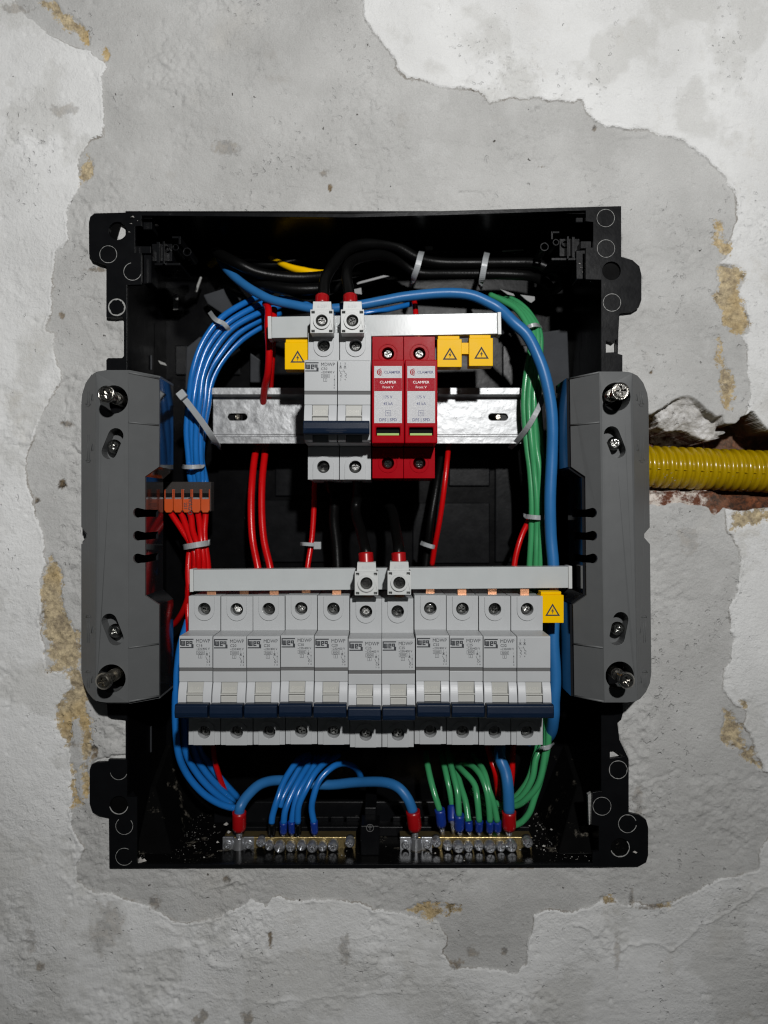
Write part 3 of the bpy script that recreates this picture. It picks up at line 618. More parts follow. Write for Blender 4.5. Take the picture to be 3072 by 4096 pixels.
for k in range(34):   # mortar specks stuck to the conduit
    a_ = g.uniform(-0.3, 1.25); xx_ = g.choice((g.uniform(158, 176), g.uniform(158, 226)))
    zc_ = (2048 - (1867 + (1536 + xx_*F/446 - 2600)*0.043)) * 446 / F
    crumb(xx_, 14.5 - 12.7*math.cos(a_), zc_ - 12.7*math.sin(a_), g.choice((.15,.2,.25,.3,.5)))
for k in range(46):   # specks that fell on the ledges and toggles of the lower breakers
    x = g.uniform(-108, 88); crumb(x, LS_ + g.uniform(-16.5, -1), LZ_ + 22.4, g.choice((.1,.12,.15,.15,.2,.28)))
for k in range(14):
    x = g.uniform(-108, 88); crumb(x, LS_ + g.uniform(-27, -22), LZ_ + 22.3 - 33.6, g.choice((.1,.12,.15)))
for (px, py, D, r) in ((530,872,426.9,1.3),(524,897,426.9,0.8),(626,904,438,1.4),(516,930,426.9,0.7),(550,885,426.9,.5),(2318,1058,433.5,.8),(2323,1072,433.5,.6),(2330,1090,433.5,.5)):
    c = P(px, py, D); crumb(c[0], c[1], c[2], r)
tag(cr.build('plaster_crumbs', M['crumb']), 'white plaster crumbs and dust lying in the bottom of the black box', 'crumbs', kind='stuff')

# ------------------------------------------------------------------ yellow corrugated conduit
cm = MB(); n = 28; rings = []; xs0, xs1 = P(2500,0,446)[0], 262.0
pitch = 5.12; x = xs0; vs = []; k = 0
prof = [(0.0,-2.0),(0.10,-1.95),(0.19,-1.0),(0.31,-0.12),(0.5,0.0),(0.69,-0.12),(0.81,-1.0),(0.90,-1.95)]
while x < xs1:
    for u, dr in prof:
        xx_ = x + u*pitch; px_ = 1536 + xx_*F/446
        cy = 1867 + (px_ - 2600) * 0.043; zc = (2048 - cy) * 446 / F
        for i in range(n):
            a = 2*math.pi*i/n; r = 12.75 + dr
            r += 0.22*math.sin(xx_*0.37 + 1.3*math.sin(xx_*.11)) * math.cos(a*2 + xx_*.05)
            lean = 0.9 * math.cos(a)
            vs.append((xx_ + lean*0.6, 14.5 + r*math.cos(a)*-1, zc + r*math.sin(a)))
        k += 1
    x += pitch
cm.add(vs, [(i*n+j, i*n+(j+1)%n, (i+1)*n+(j+1)%n, (i+1)*n+j) for i in range(k-1) for j in range(n)], True)
cond = tag(cm.build('conduit', M['conduit']), 'yellow corrugated conduit lying in the broken wall chase', 'conduit')
sm = MB(); pts = []
for px_ in range(2600, 3500, 100):
    cy = 1867 + (px_ - 2600) * 0.043; pts.append(P(px_, cy+6, 433.2))
sm.tube(pts, 0.35, 6, 2).build('mould_seam', M['conduit'], cond)

# ------------------------------------------------------------------ screws
def cross(a, w, rot=0.0):
    p = [(w,w),(a,w),(a,-w),(w,-w),(w,-a),(-w,-a),(-w,-w),(-a,-w),(-a,w),(-w,w),(-w,a),(w,a)]
    c, s = math.cos(rot), math.sin(rot); return [(x*c - z*s, x*s + z*c) for x, z in p]
def screw_head(R_, h, rot=0.0, n=20, washer=False, slot=False):
    m = MB()
    pr = [(R_, 0), (R_, -0.35*h), (0.9*R_, -0.7*h), (0.66*R_, -h)]
    if washer: pr = [(R_, 0), (R_, -0.5*h), (0.86*R_, -0.5*h), (0.84*R_, -0.3*h), (0.72*R_, -0.45*h), (0.66*R_, -h)]
    m.lathe((0, 0, 0), pr, n, True, cap0=False, cap1=False)
    cr_ = cross(0.55*R_, 0.13*R_, rot)
    if slot: cr_ = [(x*1.0, z*(0.95)) for x, z in cross(0.62*R_, 0.10*R_, rot)]
    lo = [y3(circ(0, 0, 0.66*R_, n), -h), y3(cr_, -h)]
    tri = tessellate_polygon([[Vector((p[0], p[2], 0)) for p in l] for l in lo])
    m.add(lo[0] + lo[1], [tuple(t) for t in tri])
    k = len(cr_); fl = y3(cr_, -h); bt = y3([(x*.8, z*.8) for x, z in cr_], -h*0.25)
    t2 = tessellate_polygon([[Vector((p[0], p[2], 0)) for p in bt]])
    m.add(fl + bt, [(i, (i+1)%k, (i+1)%k+k, i+k) for i in range(k)] + [tuple(i+k for i in t) for t in t2])
    return m

# ------------------------------------------------------------------ grey side brackets
def bracket(left):
    key_l = [327, 383, 513, 580, 636]
    top_r, bot_r = [2593, 2530, 2397, 2337, 2279], [2607, 2550, 2418, 2350, 2298]
    Dk = [417, 401, 400, 406.5, 412]
    def mp(px, py):
        if left: return px
        t = (py - 1486) / 1322.0
        return float(np.interp(px, key_l, [a + (b-a)*t for a, b in zip(top_r, bot_r)]))
    def pt(px, py): return P(mp(px, py), py, float(np.interp(px, key_l, Dk)))
    name = 'bracket'
    org = P(455 if left else 2470, 2805, 420)
    e = thing('side_bracket', 'grey plastic side bracket %s' % ('with three keyhole slots beside the orange lever connector' if left else 'with three keyhole slots next to the yellow conduit'), 'bracket', org, 'grey brackets on both sides of the box')
    def bp(mb, nm, m, bev=0.0): return mb.shifted((-org[0], -org[1], -org[2])).build(nm, m, e, bev)
    ring_o = [(383,1492),(365,1502),(345,1530),(331,1572),(327,1612),(327,2110),(348,2136),(348,2150),(327,2176),(327,2690),(333,2732),(350,2770),(372,2796),(383,2802)]
    outer_strip = MB().slab([[pt(*q) for q in ring_o]], 2.2)
    if left:
        hs = [('c',455,1598,57),('s',463,1743,437,1806,31),('s',437,2485,463,2551,31),('c',446,2714,57)]
    else:
        hs = [('c',2465,1587,57),('s',2447,1736,2472,1801,31),('s',2483,2479,2468,2551,31),('c',2479,2703,57)]
    mid = [(513,1486),(420,1486),(398,1488),(383.01,1492),(383.01,2802),(400,2807),(425,2810),(513,2810)]
    loops = [[pt(*q) for q in mid]]; collars = []
    for h in hs:
        if h[0] == 'c': l = cpx(h[1], h[2], h[3], 26)
        else:
            (x0, y0), (x1, y1), r = (h[1], h[2]), (h[3], h[4]), h[5]
            a = math.atan2(y1-y0, x1-x0)
            l = [(x1 + r*math.cos(a + t*math.pi/9), y1 + r*math.sin(a + t*math.pi/9)) for t in np.linspace(-4.5, 4.5, 10)] + [(x0 + r*math.cos(a + math.pi + t*math.pi/9), y0 + r*math.sin(a + math.pi + t*math.pi/9)) for t in np.linspace(-4.5, 4.5, 10)]
        lp = [P(x, y, 400.3) for x, y in l]; loops.append(lp)
        cx = sum(p[0] for p in lp)/len(lp); cz = sum(p[2] for p in lp)/len(lp)
        big = [(cx + (p[0]-cx)*1.10, p[1]+2.25, cz + (p[2]-cz)*1.10) for p in lp]; inn = [(p[0], p[1]+2.25, p[2]) for p in lp]
        collars.append((big, inn))
    inner_strip = [(513.01,1486),(636,1510),(636,1867),(580,1906)]
    for cy in (2051, 2143, 2234):
        inner_strip += [(580, cy-13)] + [(551 + 19*math.cos(t), cy - 20*math.sin(t)) for t in np.linspace(1.1, 2*math.pi-1.1, 11)] + [(580, cy+17)]
    inner_strip += [(580,2382),(636,2419),(636,2788),(513.01,2810)]
    face = MB().slab(loops, 2.2)
    fo = bp(face, 'face_plate', M['bracket'], 0.35)
    bp(outer_strip, 'outer_chamfer', M['bracket'], 0.3)
    bp(MB().slab([[pt(*q) for q in inner_strip]], 2.2), 'inner_slope', M['bracket'], 0.3)
    for big, inn in collars: bp(MB().slab([big, inn], 12.0), 'hole_collar', M['bracket'])
    for h in hs:   # floor of the slots
        if h[0] == 's':
            a = P((h[1]+h[3])/2, (h[2]+h[4])/2, 409); bp(MB().box(a[0]-8, a[0]+8, a[1], a[1]+1.5, a[2]-11, a[2]+11), 'slot_floor', M['bracket'])
    # thin embossed ribs across the inner slope
    for y0_ in (1510+185, 2788-207):
        q0, q1 = pt(514, y0_-6 if y0_ < 2000 else y0_+10), pt(635, y0_+6 if y0_ < 2000 else y0_-6)
        m = MB(); m.tube([(q0[0], q0[1]-0.1, q0[2]), (q1[0], q1[1]-0.1, q1[2])], 0.55, 8, 0); bp(m, 'rib', M['bracket'])
    for (a, b) in (((514,1490),(635,1514)), ((514,2806),(635,2784))):
        q0, q1 = pt(*a), pt(*b); bp(MB().tube([q0, q1], 0.6, 8, 0), 'rib', M['bracket'])
    # polished side walls reaching back into the box
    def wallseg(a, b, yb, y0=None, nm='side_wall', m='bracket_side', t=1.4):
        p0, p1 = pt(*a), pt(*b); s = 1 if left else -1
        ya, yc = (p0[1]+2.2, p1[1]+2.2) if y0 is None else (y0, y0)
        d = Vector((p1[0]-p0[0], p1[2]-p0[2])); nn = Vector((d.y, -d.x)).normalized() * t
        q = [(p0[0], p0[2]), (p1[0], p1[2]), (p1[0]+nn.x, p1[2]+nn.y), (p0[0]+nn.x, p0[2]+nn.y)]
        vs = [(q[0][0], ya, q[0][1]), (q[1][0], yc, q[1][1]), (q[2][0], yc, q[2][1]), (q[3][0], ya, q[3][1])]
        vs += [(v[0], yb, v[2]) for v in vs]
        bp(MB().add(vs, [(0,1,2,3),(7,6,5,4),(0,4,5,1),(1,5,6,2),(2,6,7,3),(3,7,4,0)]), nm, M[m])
    YB = 10.0
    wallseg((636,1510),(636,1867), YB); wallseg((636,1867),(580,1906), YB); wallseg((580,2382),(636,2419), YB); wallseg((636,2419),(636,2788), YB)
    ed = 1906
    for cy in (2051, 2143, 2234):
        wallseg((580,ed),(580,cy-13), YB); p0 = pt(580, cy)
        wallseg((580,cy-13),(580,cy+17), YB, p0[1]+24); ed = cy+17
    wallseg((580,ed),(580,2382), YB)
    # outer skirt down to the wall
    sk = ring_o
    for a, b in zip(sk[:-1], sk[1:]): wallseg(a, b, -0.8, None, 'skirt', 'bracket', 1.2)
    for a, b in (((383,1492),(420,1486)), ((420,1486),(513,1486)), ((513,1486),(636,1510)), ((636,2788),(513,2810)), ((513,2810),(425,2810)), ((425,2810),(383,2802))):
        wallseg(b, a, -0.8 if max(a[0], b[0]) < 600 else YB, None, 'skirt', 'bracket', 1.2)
    # moulded screw symbols and arrows
    sy = MB()
    for cy, L_ in ((1590,50),(1790,100),(2520,100),(2720,60)):
        up = 1 if cy < 2000 else -1
        def q(px, py): v = pt(px, py); return (v[0], v[1]-0.12, v[2])
        sy.tube([q(349,cy-L_/2), q(349,cy+L_/2)], 0.16, 6, 0); sy.tube([q(357,cy-L_/2), q(357,cy+L_/2)], 0.16, 6, 0)
        yh = cy + up*L_/2
        sy.tube([q(343,yh), q(363,yh), q(358,yh+up*9), q(348,yh+up*9), q(343,yh)], 0.16, 6, 0)
        sy.tube([q(366,cy+12), q(372,cy+12), q(369,cy-14), q(366,cy+12)], 0.14, 6, 0)
    bp(sy, 'moulded_symbol', M['bracket'])
    # fixing screws
    sc = [(428,1578,385,34,'bolt',.2),(459,1786,404,28,'steel',.05),(463,2522,404,28,'steel',.75),(418,2723,385,34,'dark_steel',.25)] if left else [(2479,1566,385,35,'bolt',.15),(2455,1774,404,27,'steel',.6),(2469,2513,404,27,'steel',.9),(2504,2721,385,34,'bolt',.35)]
    for px, py, D, r, mm_, rot in sc:
        c = P(px, py, D); R_ = r*D/F; bigs = D < 390
        h = screw_head(R_, R_*0.62, rot, washer=bigs and py < 2000)
        h.lathe((0, 0, 0), [(R_*0.45, 0.0), (R_*0.45, 14 if not bigs else 34)], 14, True)
        if bigs: h.lathe((0,0,0), [(R_*0.75, 11), (R_*0.75, 34)], 16, True)
        o = h.build('screw', M[mm_], e, 0.0, (c[0]-org[0], c[1]-org[1], c[2]-org[2]))
    return e
bracket(True); bracket(False)

# ------------------------------------------------------------------ mounting rails
def rail(name, label, x0, x1, zc, yf):
    e = thing(name, label, 'rail', ((x0+x1)/2, yf+7.5, zc-17.5))
    org = ((x0+x1)/2, yf+7.5, zc-17.5)
    def sh(m, nm, bev=0.25): return m.shifted((-org[0], -org[1], -org[2])).build(nm, M['zinc'], e, bev)
    for s in (-1, 1):
        sh(MB().prof_x([(yf, zc+s*17.5), (yf, zc+s*13.2), (yf+6.5, zc+s*12.4), (yf+6.5, zc+s*11.2), (yf+7.6, zc+s*11.2), (yf+7.6, zc+s*13.6), (yf+1.1, zc+s*14.4), (yf+1.1, zc+s*17.5)], x0, x1), 'flange_strip')
    holes = []
    for hx in (x0+15.5, x1-14.5):
        holes.append([(hx-4+2.2*math.cos(t), yf+6.5, zc+2.2*math.sin(t)) for t in np.linspace(math.pi/2, 1.5*math.pi, 8)] + [(hx+4+2.2*math.cos(t), yf+6.5, zc+2.2*math.sin(t)) for t in np.linspace(-math.pi/2, math.pi/2, 8)])
    sh(MB().slab([[(x0, yf+6.5, zc-11.15), (x1, yf+6.5, zc-11.15), (x1, yf+6.5, zc+11.15), (x0, yf+6.5, zc+11.15)]] + holes, 1.1), 'web')
    for hx in (x0+15.5, x1-14.5):
        hd = MB(); m = screw_head(2.1, 1.0, 0.4); hd.merge(m.shifted((hx-org[0], yf+7.4-org[1], zc-org[2])))
        hd.lathe((hx-org[0], yf+7.4-org[1], zc-org[2]), [(1.2, 0), (1.2, 6)], 12)
        hd.build('fixing_screw', M['dark_steel'], e)
    return e
UZ, LZ = 59.85, -88.5
US, LS = -13.0, -18.0
rail('mounting_rail', 'galvanised steel mounting rail carrying the two red arresters', -108.4, 86.9, UZ+0.4, US+44.2)
rail('mounting_rail', 'steel mounting rail hidden behind the long row of breakers', -118.0, 100.0, LZ, LS+44.2)

# ------------------------------------------------------------------ circuit breakers
NT = 22.3      # nose top above the centre of a pole
def pole_meshes():
    W = 8.80
    hs = MB()
    hs.box(-W+.04, W-.04, 6.0, 43.6, -41.5, 41.0)
    for s, zin in ((1, NT), (-1, -22.7)):
        cz = s*34.3
        lo = [(-W, s*41.5), (W, s*41.5), (W, zin), (-W, zin)]
        hs.slab([y3(lo, 0.0), y3(circ(0, cz, 3.55, 22), 0.0)], 6.0)
        u = [(-5.6, s*41.2), (5.6, s*41.2)] + [(5.6*math.cos(t), cz - s*0.9 - s*5.6*math.sin(t)*0.98) for t in np.linspace(0, math.pi, 14)]
        if s < 0: u = [(-5.9, s*41.45), (5.9, s*41.45)] + [(5.9*math.cos(t), cz + 1.0 + 5.0*math.sin(t)) for t in np.linspace(0, math.pi, 14)]
        hs.slab([y3(u, -0.75), y3(circ(0, cz, 3.55, 22), -0.75)], 0.76)
    # nose: print field, groove, plain band, toggle surround
    hs.prof_x([(6.0, NT), (-18.4, NT), (-19.0, NT-0.5), (-19.0, NT-16.8), (-17.9, NT-16.9), (-17.9, NT-18.6), (-18.9, NT-18.8), (-18.9, NT-24.3), (-16.0, NT-24.4), (-16.0, NT-44.5), (6.0, NT-45.0)], -W, W)
    ck = MB()
    for x0, x1 in ((-W, -4.45), (4.25, W)):
        ck.prof_x([(-15.8, NT-24.35), (-18.9, NT-24.4)] + [(-18.9 - 2.9*math.sin(t*math.pi)**0.8, NT-24.6 - 19.4*t) for t in np.linspace(0.03, 0.97, 20)] + [(-15.8, NT-44.4)], x0, x1)
    fg = MB().box(-4.4, 4.2, -18.2, -15.9, NT-30.6, NT-24.45)
    fg.prof_x([(-16.0, NT-30.7), (-19.6, NT-30.9), (-20.2, NT-31.6), (-20.0, NT-38.0), (-16.0, NT-38.0)], -4.3, 4.1)
    fg.box(-5.6, 5.4, -21.0, -18.0, NT-30.9, NT-30.2)
    ft = text_mb(MB(), 'O\u00b7OFF', 2.1, -0.1, NT-28.6, -18.28, 'CENTER')
    gr = MB().box(-W+.02, W-.02, -18.55, -17.5, NT-18.75, NT-16.85)
    return hs, ck, fg, ft, gr
PM = pole_meshes()
PMESH = [PM[0].mesh('housing', M['breaker']), PM[1].mesh('toggle_surround', M['cheek']), PM[2].mesh('status_flag', M['flag']), PM[3].mesh('embossed_text', M['flag_text']), PM[4].mesh('groove', M['groove'])]
def toggle_mesh(x0, x1):
    m = MB().prof_x([(-17.0, NT-35.0), (-27.6, NT-33.9), (-28.8, NT-34.7), (-29.4, NT-38.2), (-28.9, NT-40.6), (-27.8, NT-41.2), (-17.0, NT-40.6)], x0, x1)
    return m
def ridge_mesh(w=(4.5, 5.4, 3.6)):
    m = MB()
    for k, h in enumerate(w):
        z = NT - 38.3 - k*0.95; m.box(-h, h, -29.55 + k*0.14, -28.9, z-0.2, z+0.2)
    return m
TOG1 = toggle_mesh(-8.55, 8.5).mesh('toggle', M['navy']); TOG2 = toggle_mesh(-17.4, 17.5).mesh('toggle', M['navy'])
RID = ridge_mesh().mesh('grip_ridges', M['navy'])
HEADS = []
for k in range(5):
    h = screw_head(3.2, 1.5, 0.15 + k*0.33, n=22); h.lathe((0, 0, 0), [(2.0, 0), (2.0, 10)], 12)
    HEADS.append(h.mesh('terminal_screw', M['well_steel']))
CUP = MB().lathe((0, 0, 0), [(3.5, 5.9), (0.5, 5.91)], 20, False, cap0=False).mesh('screw_well', M['hole'])

def logo(m, x, z, w, h, y):
    """block lettering between two bars, joined at one side"""
    t = h*0.12
    m.box(x, x+w, y, y+0.03, z+h-t, z+h); m.box(x, x+w, y, y+0.03, z, z+t)
    m.box(x, x+t, y, y+0.03, z+h*0.30, z+h-t); m.box(x+w-t, x+w, y, y+0.03, z+t, z+h*0.42)
    lw = w*0.26; a = z+h*0.24; b = z+h*0.76; s = t*1.0
    x1 = x+w*0.09   # w
    for i in range(3): m.box(x1+i*(lw-s)/2*1.1, x1+i*(lw-s)/2*1.1+s, y, y+0.03, a+s, b)
    m.box(x1, x1+(lw-s)*1.1+s, y, y+0.03, a, a+s)
    x2 = x+w*0.42   # e
    m.box(x2, x2+s, y, y+0.03, a, b)
    for zz_ in (a, (a+b)/2-s/2, b-s): m.box(x2+s, x2+lw*0.9, y, y+0.03, zz_, zz_+s)
    m.box(x2+lw*0.9-s, x2+lw*0.9, y, y+0.03, (a+b)/2+s/2, b-s)
    x3 = x+w*0.69   # g
    m.box(x3, x3+s, y, y+0.03, a+s*1.6, b); m.box(x3+lw*0.9-s, x3+lw*0.9, y, y+0.03, z+t, b)
    m.box(x3+s, x3+lw*0.9-s, y, y+0.03, b-s, b); m.box(x3+s, x3+lw*0.9-s, y, y+0.03, a+s*1.6, a+s*2.6)
def frame(m, x0, x1, z0, z1, y, t=0.14):
    m.slab([y3([(x0, z0), (x1, z0), (x1, z1), (x0, z1)], y), y3([(x0+t, z0+t), (x1-t, z0+t), (x1-t, z1-t), (x0+t, z1-t)], y)], 0.03)
def stroke(m, pts, y, w=0.09):
    for (a, b) in zip(pts[:-1], pts[1:]):
        d = Vector((b[0]-a[0], b[1]-a[1])); n = Vector((-d.y, d.x)).normalized()*w
        m.flat([[(a[0]+n.x, a[1]+n.y), (b[0]+n.x, b[1]+n.y), (b[0]-n.x, b[1]-n.y), (a[0]-n.x, a[1]-n.y)]], y)
def contact(m, x, zt, y, s=1.0, top='1', bot='2'):
    text_mb(m, top, 1.5*s, x, zt-1.1*s, y, 'CENTER')
    stroke(m, [(x, zt-1.3*s), (x, zt-3.0*s)], y); stroke(m, [(x-.6*s, zt-1.8*s), (x+.6*s, zt-2.7*s)], y); stroke(m, [(x-.6*s, zt-2.7*s), (x+.6*s, zt-1.8*s)], y); stroke(m, [(x-.7*s, zt-3.0*s), (x+.7*s, zt-3.0*s)], y)
    stroke(m, [(x-.8*s, zt-3.8*s), (x, zt-5.4*s), (x, zt-5.9*s), (x+.7*s, zt-5.9*s), (x+.7*s, zt-6.7*s), (x-.0*s, zt-6.7*s), (x-.0*s, zt-7.5*s), (x+.7*s, zt-7.5*s), (x+.7*s, zt-8.0*s)], y)
    text_mb(m, bot, 1.3*s, x, zt-9.3*s, y, 'CENTER')
PRINT = {}
def print_mesh(rating, two):
    k = (rating, two)
    if k in PRINT: return PRINT[k]
    m = MB(); y = -19.06; T = NT
    logo(m, -8.4, T-6.4, 7.2, 5.0, y)
    text_mb(m, 'MDWP', 2.75, 0.0, T-3.5, y, squash=0.90)
    text_mb(m, rating, 2.0, 0.15, T-5.6, y, bold=0.006)
    text_mb(m, '~230/400 V', 1.75, 0.1, T-7.35, y, bold=0.006, squash=0.88)
    frame(m, 0.3, 4.7, T-9.8, T-7.8, y); text_mb(m, '3000', 1.75, 2.5, T-9.4, y, 'CENTER', 0.004)
    frame(m, 1.4, 3.4, T-11.8, T-9.9, y); text_mb(m, '1', 1.75, 2.4, T-11.5, y, 'CENTER', 0.004)
    xa = 7.3
    text_mb(m, 'I', 1.3, xa, T-9.4, y, 'CENTER'); stroke(m, [(xa, T-10.0), (xa, T-14.3)], y, 0.07)
    m.flat([[(xa-.3, T-11.0), (xa+.3, T-11.0), (xa, T-10.2)]], y); m.flat([[(xa-.3, T-13.5), (xa, T-14.3), (xa+.3, T-13.5)]], y)
    text_mb(m, 'o', 1.5, xa, T-15.6, y, 'CENTER')
    if not two: contact(m, 5.9, T-7.6, y, 0.85)
    PRINT[k] = m.mesh('printed_marking', M['ink']); return PRINT[k]
PRINT2 = MB(); contact(PRINT2, -7.3, NT-1.4, -19.06, 1.05, '1', '2'); contact(PRINT2, -4.9, NT-1.4, -19.06, 1.05, '3', '4'); stroke(PRINT2, [(-7.4, NT-6.2), (-5.3, NT-6.2)], -19.06, .06)
PRINT2 = PRINT2.mesh('printed_marking', M['ink'])

def pole(e, x, k, wells_dx=(0, 0)):
    put('housing', PMESH[0], e, 0.28, (x, 0, 0)); put('toggle_surround', PMESH[1], e, 0.35, (x, 0, 0))
    fo = put('status_flag', PMESH[2], e, 0.15, (x, 0, 0)); put('embossed_text', PMESH[3], fo)
    put('groove', PMESH[4], e, 0, (x, 0, 0))
    for i, s in enumerate((1, -1)):
        so = put('terminal_screw', HEADS[(k*2+i*3) % 5], e, 0, (x + wells_dx[i], 5.0 if s > 0 else 5.2, s*34.3)); so.rotation_euler = (rnd.choice((-1, 1))*rnd.uniform(.12, .3), rnd.uniform(-.3, .3), rnd.uniform(-.12, .12))
        put('screw_well', CUP, e, 0, (x, 0, s*34.3))
def breaker(xc, y, z, rating, two, label, group, k):
    e = thing('circuit_breaker', label, 'circuit breaker', (xc + rnd.uniform(-.08, .08), y + rnd.uniform(-.25, .25), z + rnd.uniform(-.2, .2)), group)
    e.rotation_euler = (rnd.uniform(-.004, .004), rnd.uniform(-.003, .003), 0)
    if two:
        pole(e, -9, k); pole(e, 9, k+1)
        put('printed_marking', print_mesh(rating, True), e, 0, (-9, 0, 0)); put('printed_marking', PRINT2, e, 0, (9, 0, 0))
        t = put('toggle', TOG2, e, 0.45); put('grip_ridges', RID, t)
    else:
        pole(e, 0, k); put('printed_marking', print_mesh(rating, False), e)
        t = put('toggle', TOG1, e, 0.45); put('grip_ridges', RID, t)
    return e
LX = -109.2
G1 = 'single-pole breakers in the lower row'
specs = [('C16', 'light grey single-pole breaker marked C16 at the left end of the lower row'),
 ('C20', 'light grey breaker marked C20, standing right beside the C16 one'),
 ('C20', 'light grey breaker marked C20, third from the left in the lower row'),
 ('C20', 'light grey breaker marked C20, fourth from the left in the lower row'),
 ('C20', 'light grey breaker marked C20, fifth from the left, beside the lower-seated pair'),
 ('C25', 'light grey breaker marked C25 under the left white feed terminal, seated slightly low'),
 ('C25', 'light grey breaker marked C25 under the right white feed terminal, seated slightly low'),
 ('C25', 'light grey breaker marked C25, first of the two just past the lower-seated pair'),
 ('C25', 'light grey breaker marked C25 standing next to the double-pole C32 one')]
for i, (rt, lb) in enumerate(specs):
    low = i in (5, 6)
    breaker(LX + 9 + 18*i, LS + (0.6 if low else 0), LZ - (1.3 if low else 0) + (0.25 if i in (3, 4, 7, 8) else 0), rt, False, lb, G1, i)
breaker(LX + 18*10, LS, LZ, 'C32', True, 'double-pole breaker marked C32 with one wide toggle, right end of lower row', None, 3)
breaker(-25.1, US, UZ, 'C50', True, 'double-pole main breaker marked C50 beside the red arresters on upper rail', None, 2)

# ------------------------------------------------------------------ red surge arresters
def arrester(xc, label, k):
    e = thing('surge_arrester', label, 'surge arrester', (xc, US, UZ), 'red surge arresters on the upper rail')
    W = 8.78; b = MB(); b.box(-W+.04, W-.04, 5.0, 43.6, -40.5, 39.0)
    for s, zi, zo in ((1, 22.0, 39.3), (-1, -23.5, -40.8)):
        cz = 29.8 if s > 0 else -32.2
        b.slab([y3([(-W, zo), (W, zo), (W, zi), (-W, zi)], 0.0), y3(circ(0, cz, 3.5, 22), 0.0)], 5.0)
        b.slab([y3(circ(0, cz, 5.6, 26), -0.3), y3(circ(0, cz, 5.0, 26), -0.3)], 0.35)
    b.build('base', M['red'], e, 0.3)
    T = 22.2; c = MB()
    win = [(-6.4, -18.6), (6.4, -18.6), (6.4, -14.3), (-6.4, -14.3)]
    c.slab([y3([(-W, -22.9), (W, -22.9), (W, T), (-W, T)], -20.0), y3(win, -20.0)], 4.0)
    c.box(-W, W, -15.98, 5.0, -22.9, T); 
    co_ = c.build('cartridge', M['red'], e, 0.55)
    y = -20.12
    def fl(x0, x1, z0, z1, yy, nm, mm_): return MB().box(x0, x1, yy, -19.98, z0, z1).build(nm, M[mm_], e)
    fl(-7.45, 7.45, -12.0, 18.7, y, 'label', 'label'); fl(-7.4, 7.4, 5.2, 12.2, y-0.05, 'label_band', 'label_red')
    m = MB()
    text_mb(m, 'CLAMPER', 1.95, 2.3, 14.7, y-0.05, 'CENTER', 0.03, 1.05)
    text_mb(m, '175 V', 2.1, 0, 1.3, y-0.05, 'CENTER', 0.02); text_mb(m, '45 kA', 2.1, 0, -2.3, y-0.05, 'CENTER', 0.02)
    frame(m, -1.5, 1.5, -8.2, -5.2, y-0.06, 0.16); text_mb(m, 'T2', 1.6, 0, -7.3, y-0.05, 'CENTER', 0.01)
    text_mb(m, 'DPS | SPD', 2.25, 0, -11.0, y-0.05, 'CENTER', 0.02)
    m.build('printed_marking', M['label_blue'], e)
    m = MB(); cx, cz = -3.4, 15.4
    for r in (1.0, 1.8, 2.6):
        a = [(cx + 0.3 + r*1.15*math.cos(t), cz + r*0.78*math.sin(t)) for t in np.linspace(math.radians(105), math.radians(255), 10)]
        b_ = [(cx + 0.3 + (r-.52)*1.15*math.cos(t), cz + (r-.42)*0.78*math.sin(t)) for t in np.linspace(math.radians(255), math.radians(105), 10)]
        m.flat([[p for p in a] + [p for p in b_]], y-0.06)
    m.build('emblem', M['label_red'], e)
    m = text_mb(MB(), 'CLAMPER', 2.0, 0, 9.3, y-0.09, 'CENTER', 0.0, 1.05); text_mb(m, 'Front V', 1.9, 0, 6.7, y-0.09, 'CENTER')
    m.build('printed_name', M['label_white'], e)
    MB().box(-6.3, 6.3, -17.0, -16.0, -18.5, -14.4).build('window', M['hole'], e)
    MB().box(-5.9, 5.9, -18.6, -16.9, -18.45, -17.3).build('status_strip', M['green_flag'], e)
    for i, cz in enumerate((29.8, -32.2)):
        put('terminal_screw', HEADS[(k+i) % 5], e, 0, (0, 4.2, cz)).rotation_euler = (0.17 if i else -0.15, 0, 0.06); put('screw_well', CUP, e, 0, (0, -0.5, cz))
arrester(2.2, 'red surge arrester beside the grey main breaker, glossy white label', 1)
arrester(20.0, 'red surge arrester next to the upper pair of yellow caps', 3)

# ------------------------------------------------------------------ comb busbars
def comb(name, label, pl, pr, h, D, teeth, tooth_z):
    """pl, pr: top left and top right corner in photo pixels"""
    a = P(pl[0], pl[1], D); b = P(pr[0], pr[1], D); L_ = b[0]-a[0]; ang = math.atan2(b[2]-a[2], L_)
    e = thing(name, label, 'busbar', ((a[0]+b[0])/2, a[1], (a[2]+b[2])/2 - h)); e.rotation_euler = (0, -ang, 0)
    MB().box(-L_/2+2.2, L_/2-2.2, 0, 9.0, 0, h).build('cover', M['comb'], e, 0.35)
    for s in (-1, 1):
        x0, x1 = sorted((s*(L_/2-2.15), s*L_/2)); MB().box(x0, x1, -0.35, 9.4, -0.4, h+0.3).build('end_cap', M['white'], e, 0.3)
    me = MB().box(-2.6, 2.6, 3.6, 5.0, -6.0, 0.05).mesh('copper_tooth', M['copper'])
    for k, t in enumerate(teeth):
        x = t - (a[0]+b[0])/2; put('copper_tooth', me, e, 0.2, (x, 2.4 if k % 2 else -1.8, -x*math.tan(ang)*0))
    return e
comb('comb_busbar', 'short white comb busbar with glossy cover above the main breaker', (1072,1267), (2006,1250), 12.3, 425, [-34.1, -16.1, 2.2, 20.0, 38, 53], 0)
comb('comb_busbar', 'long white comb busbar above the lower row of breakers', (759,2279), (2289,2266), 12.3, 422, [LX+9+18*i+1.0 for i in range(12)], 0)

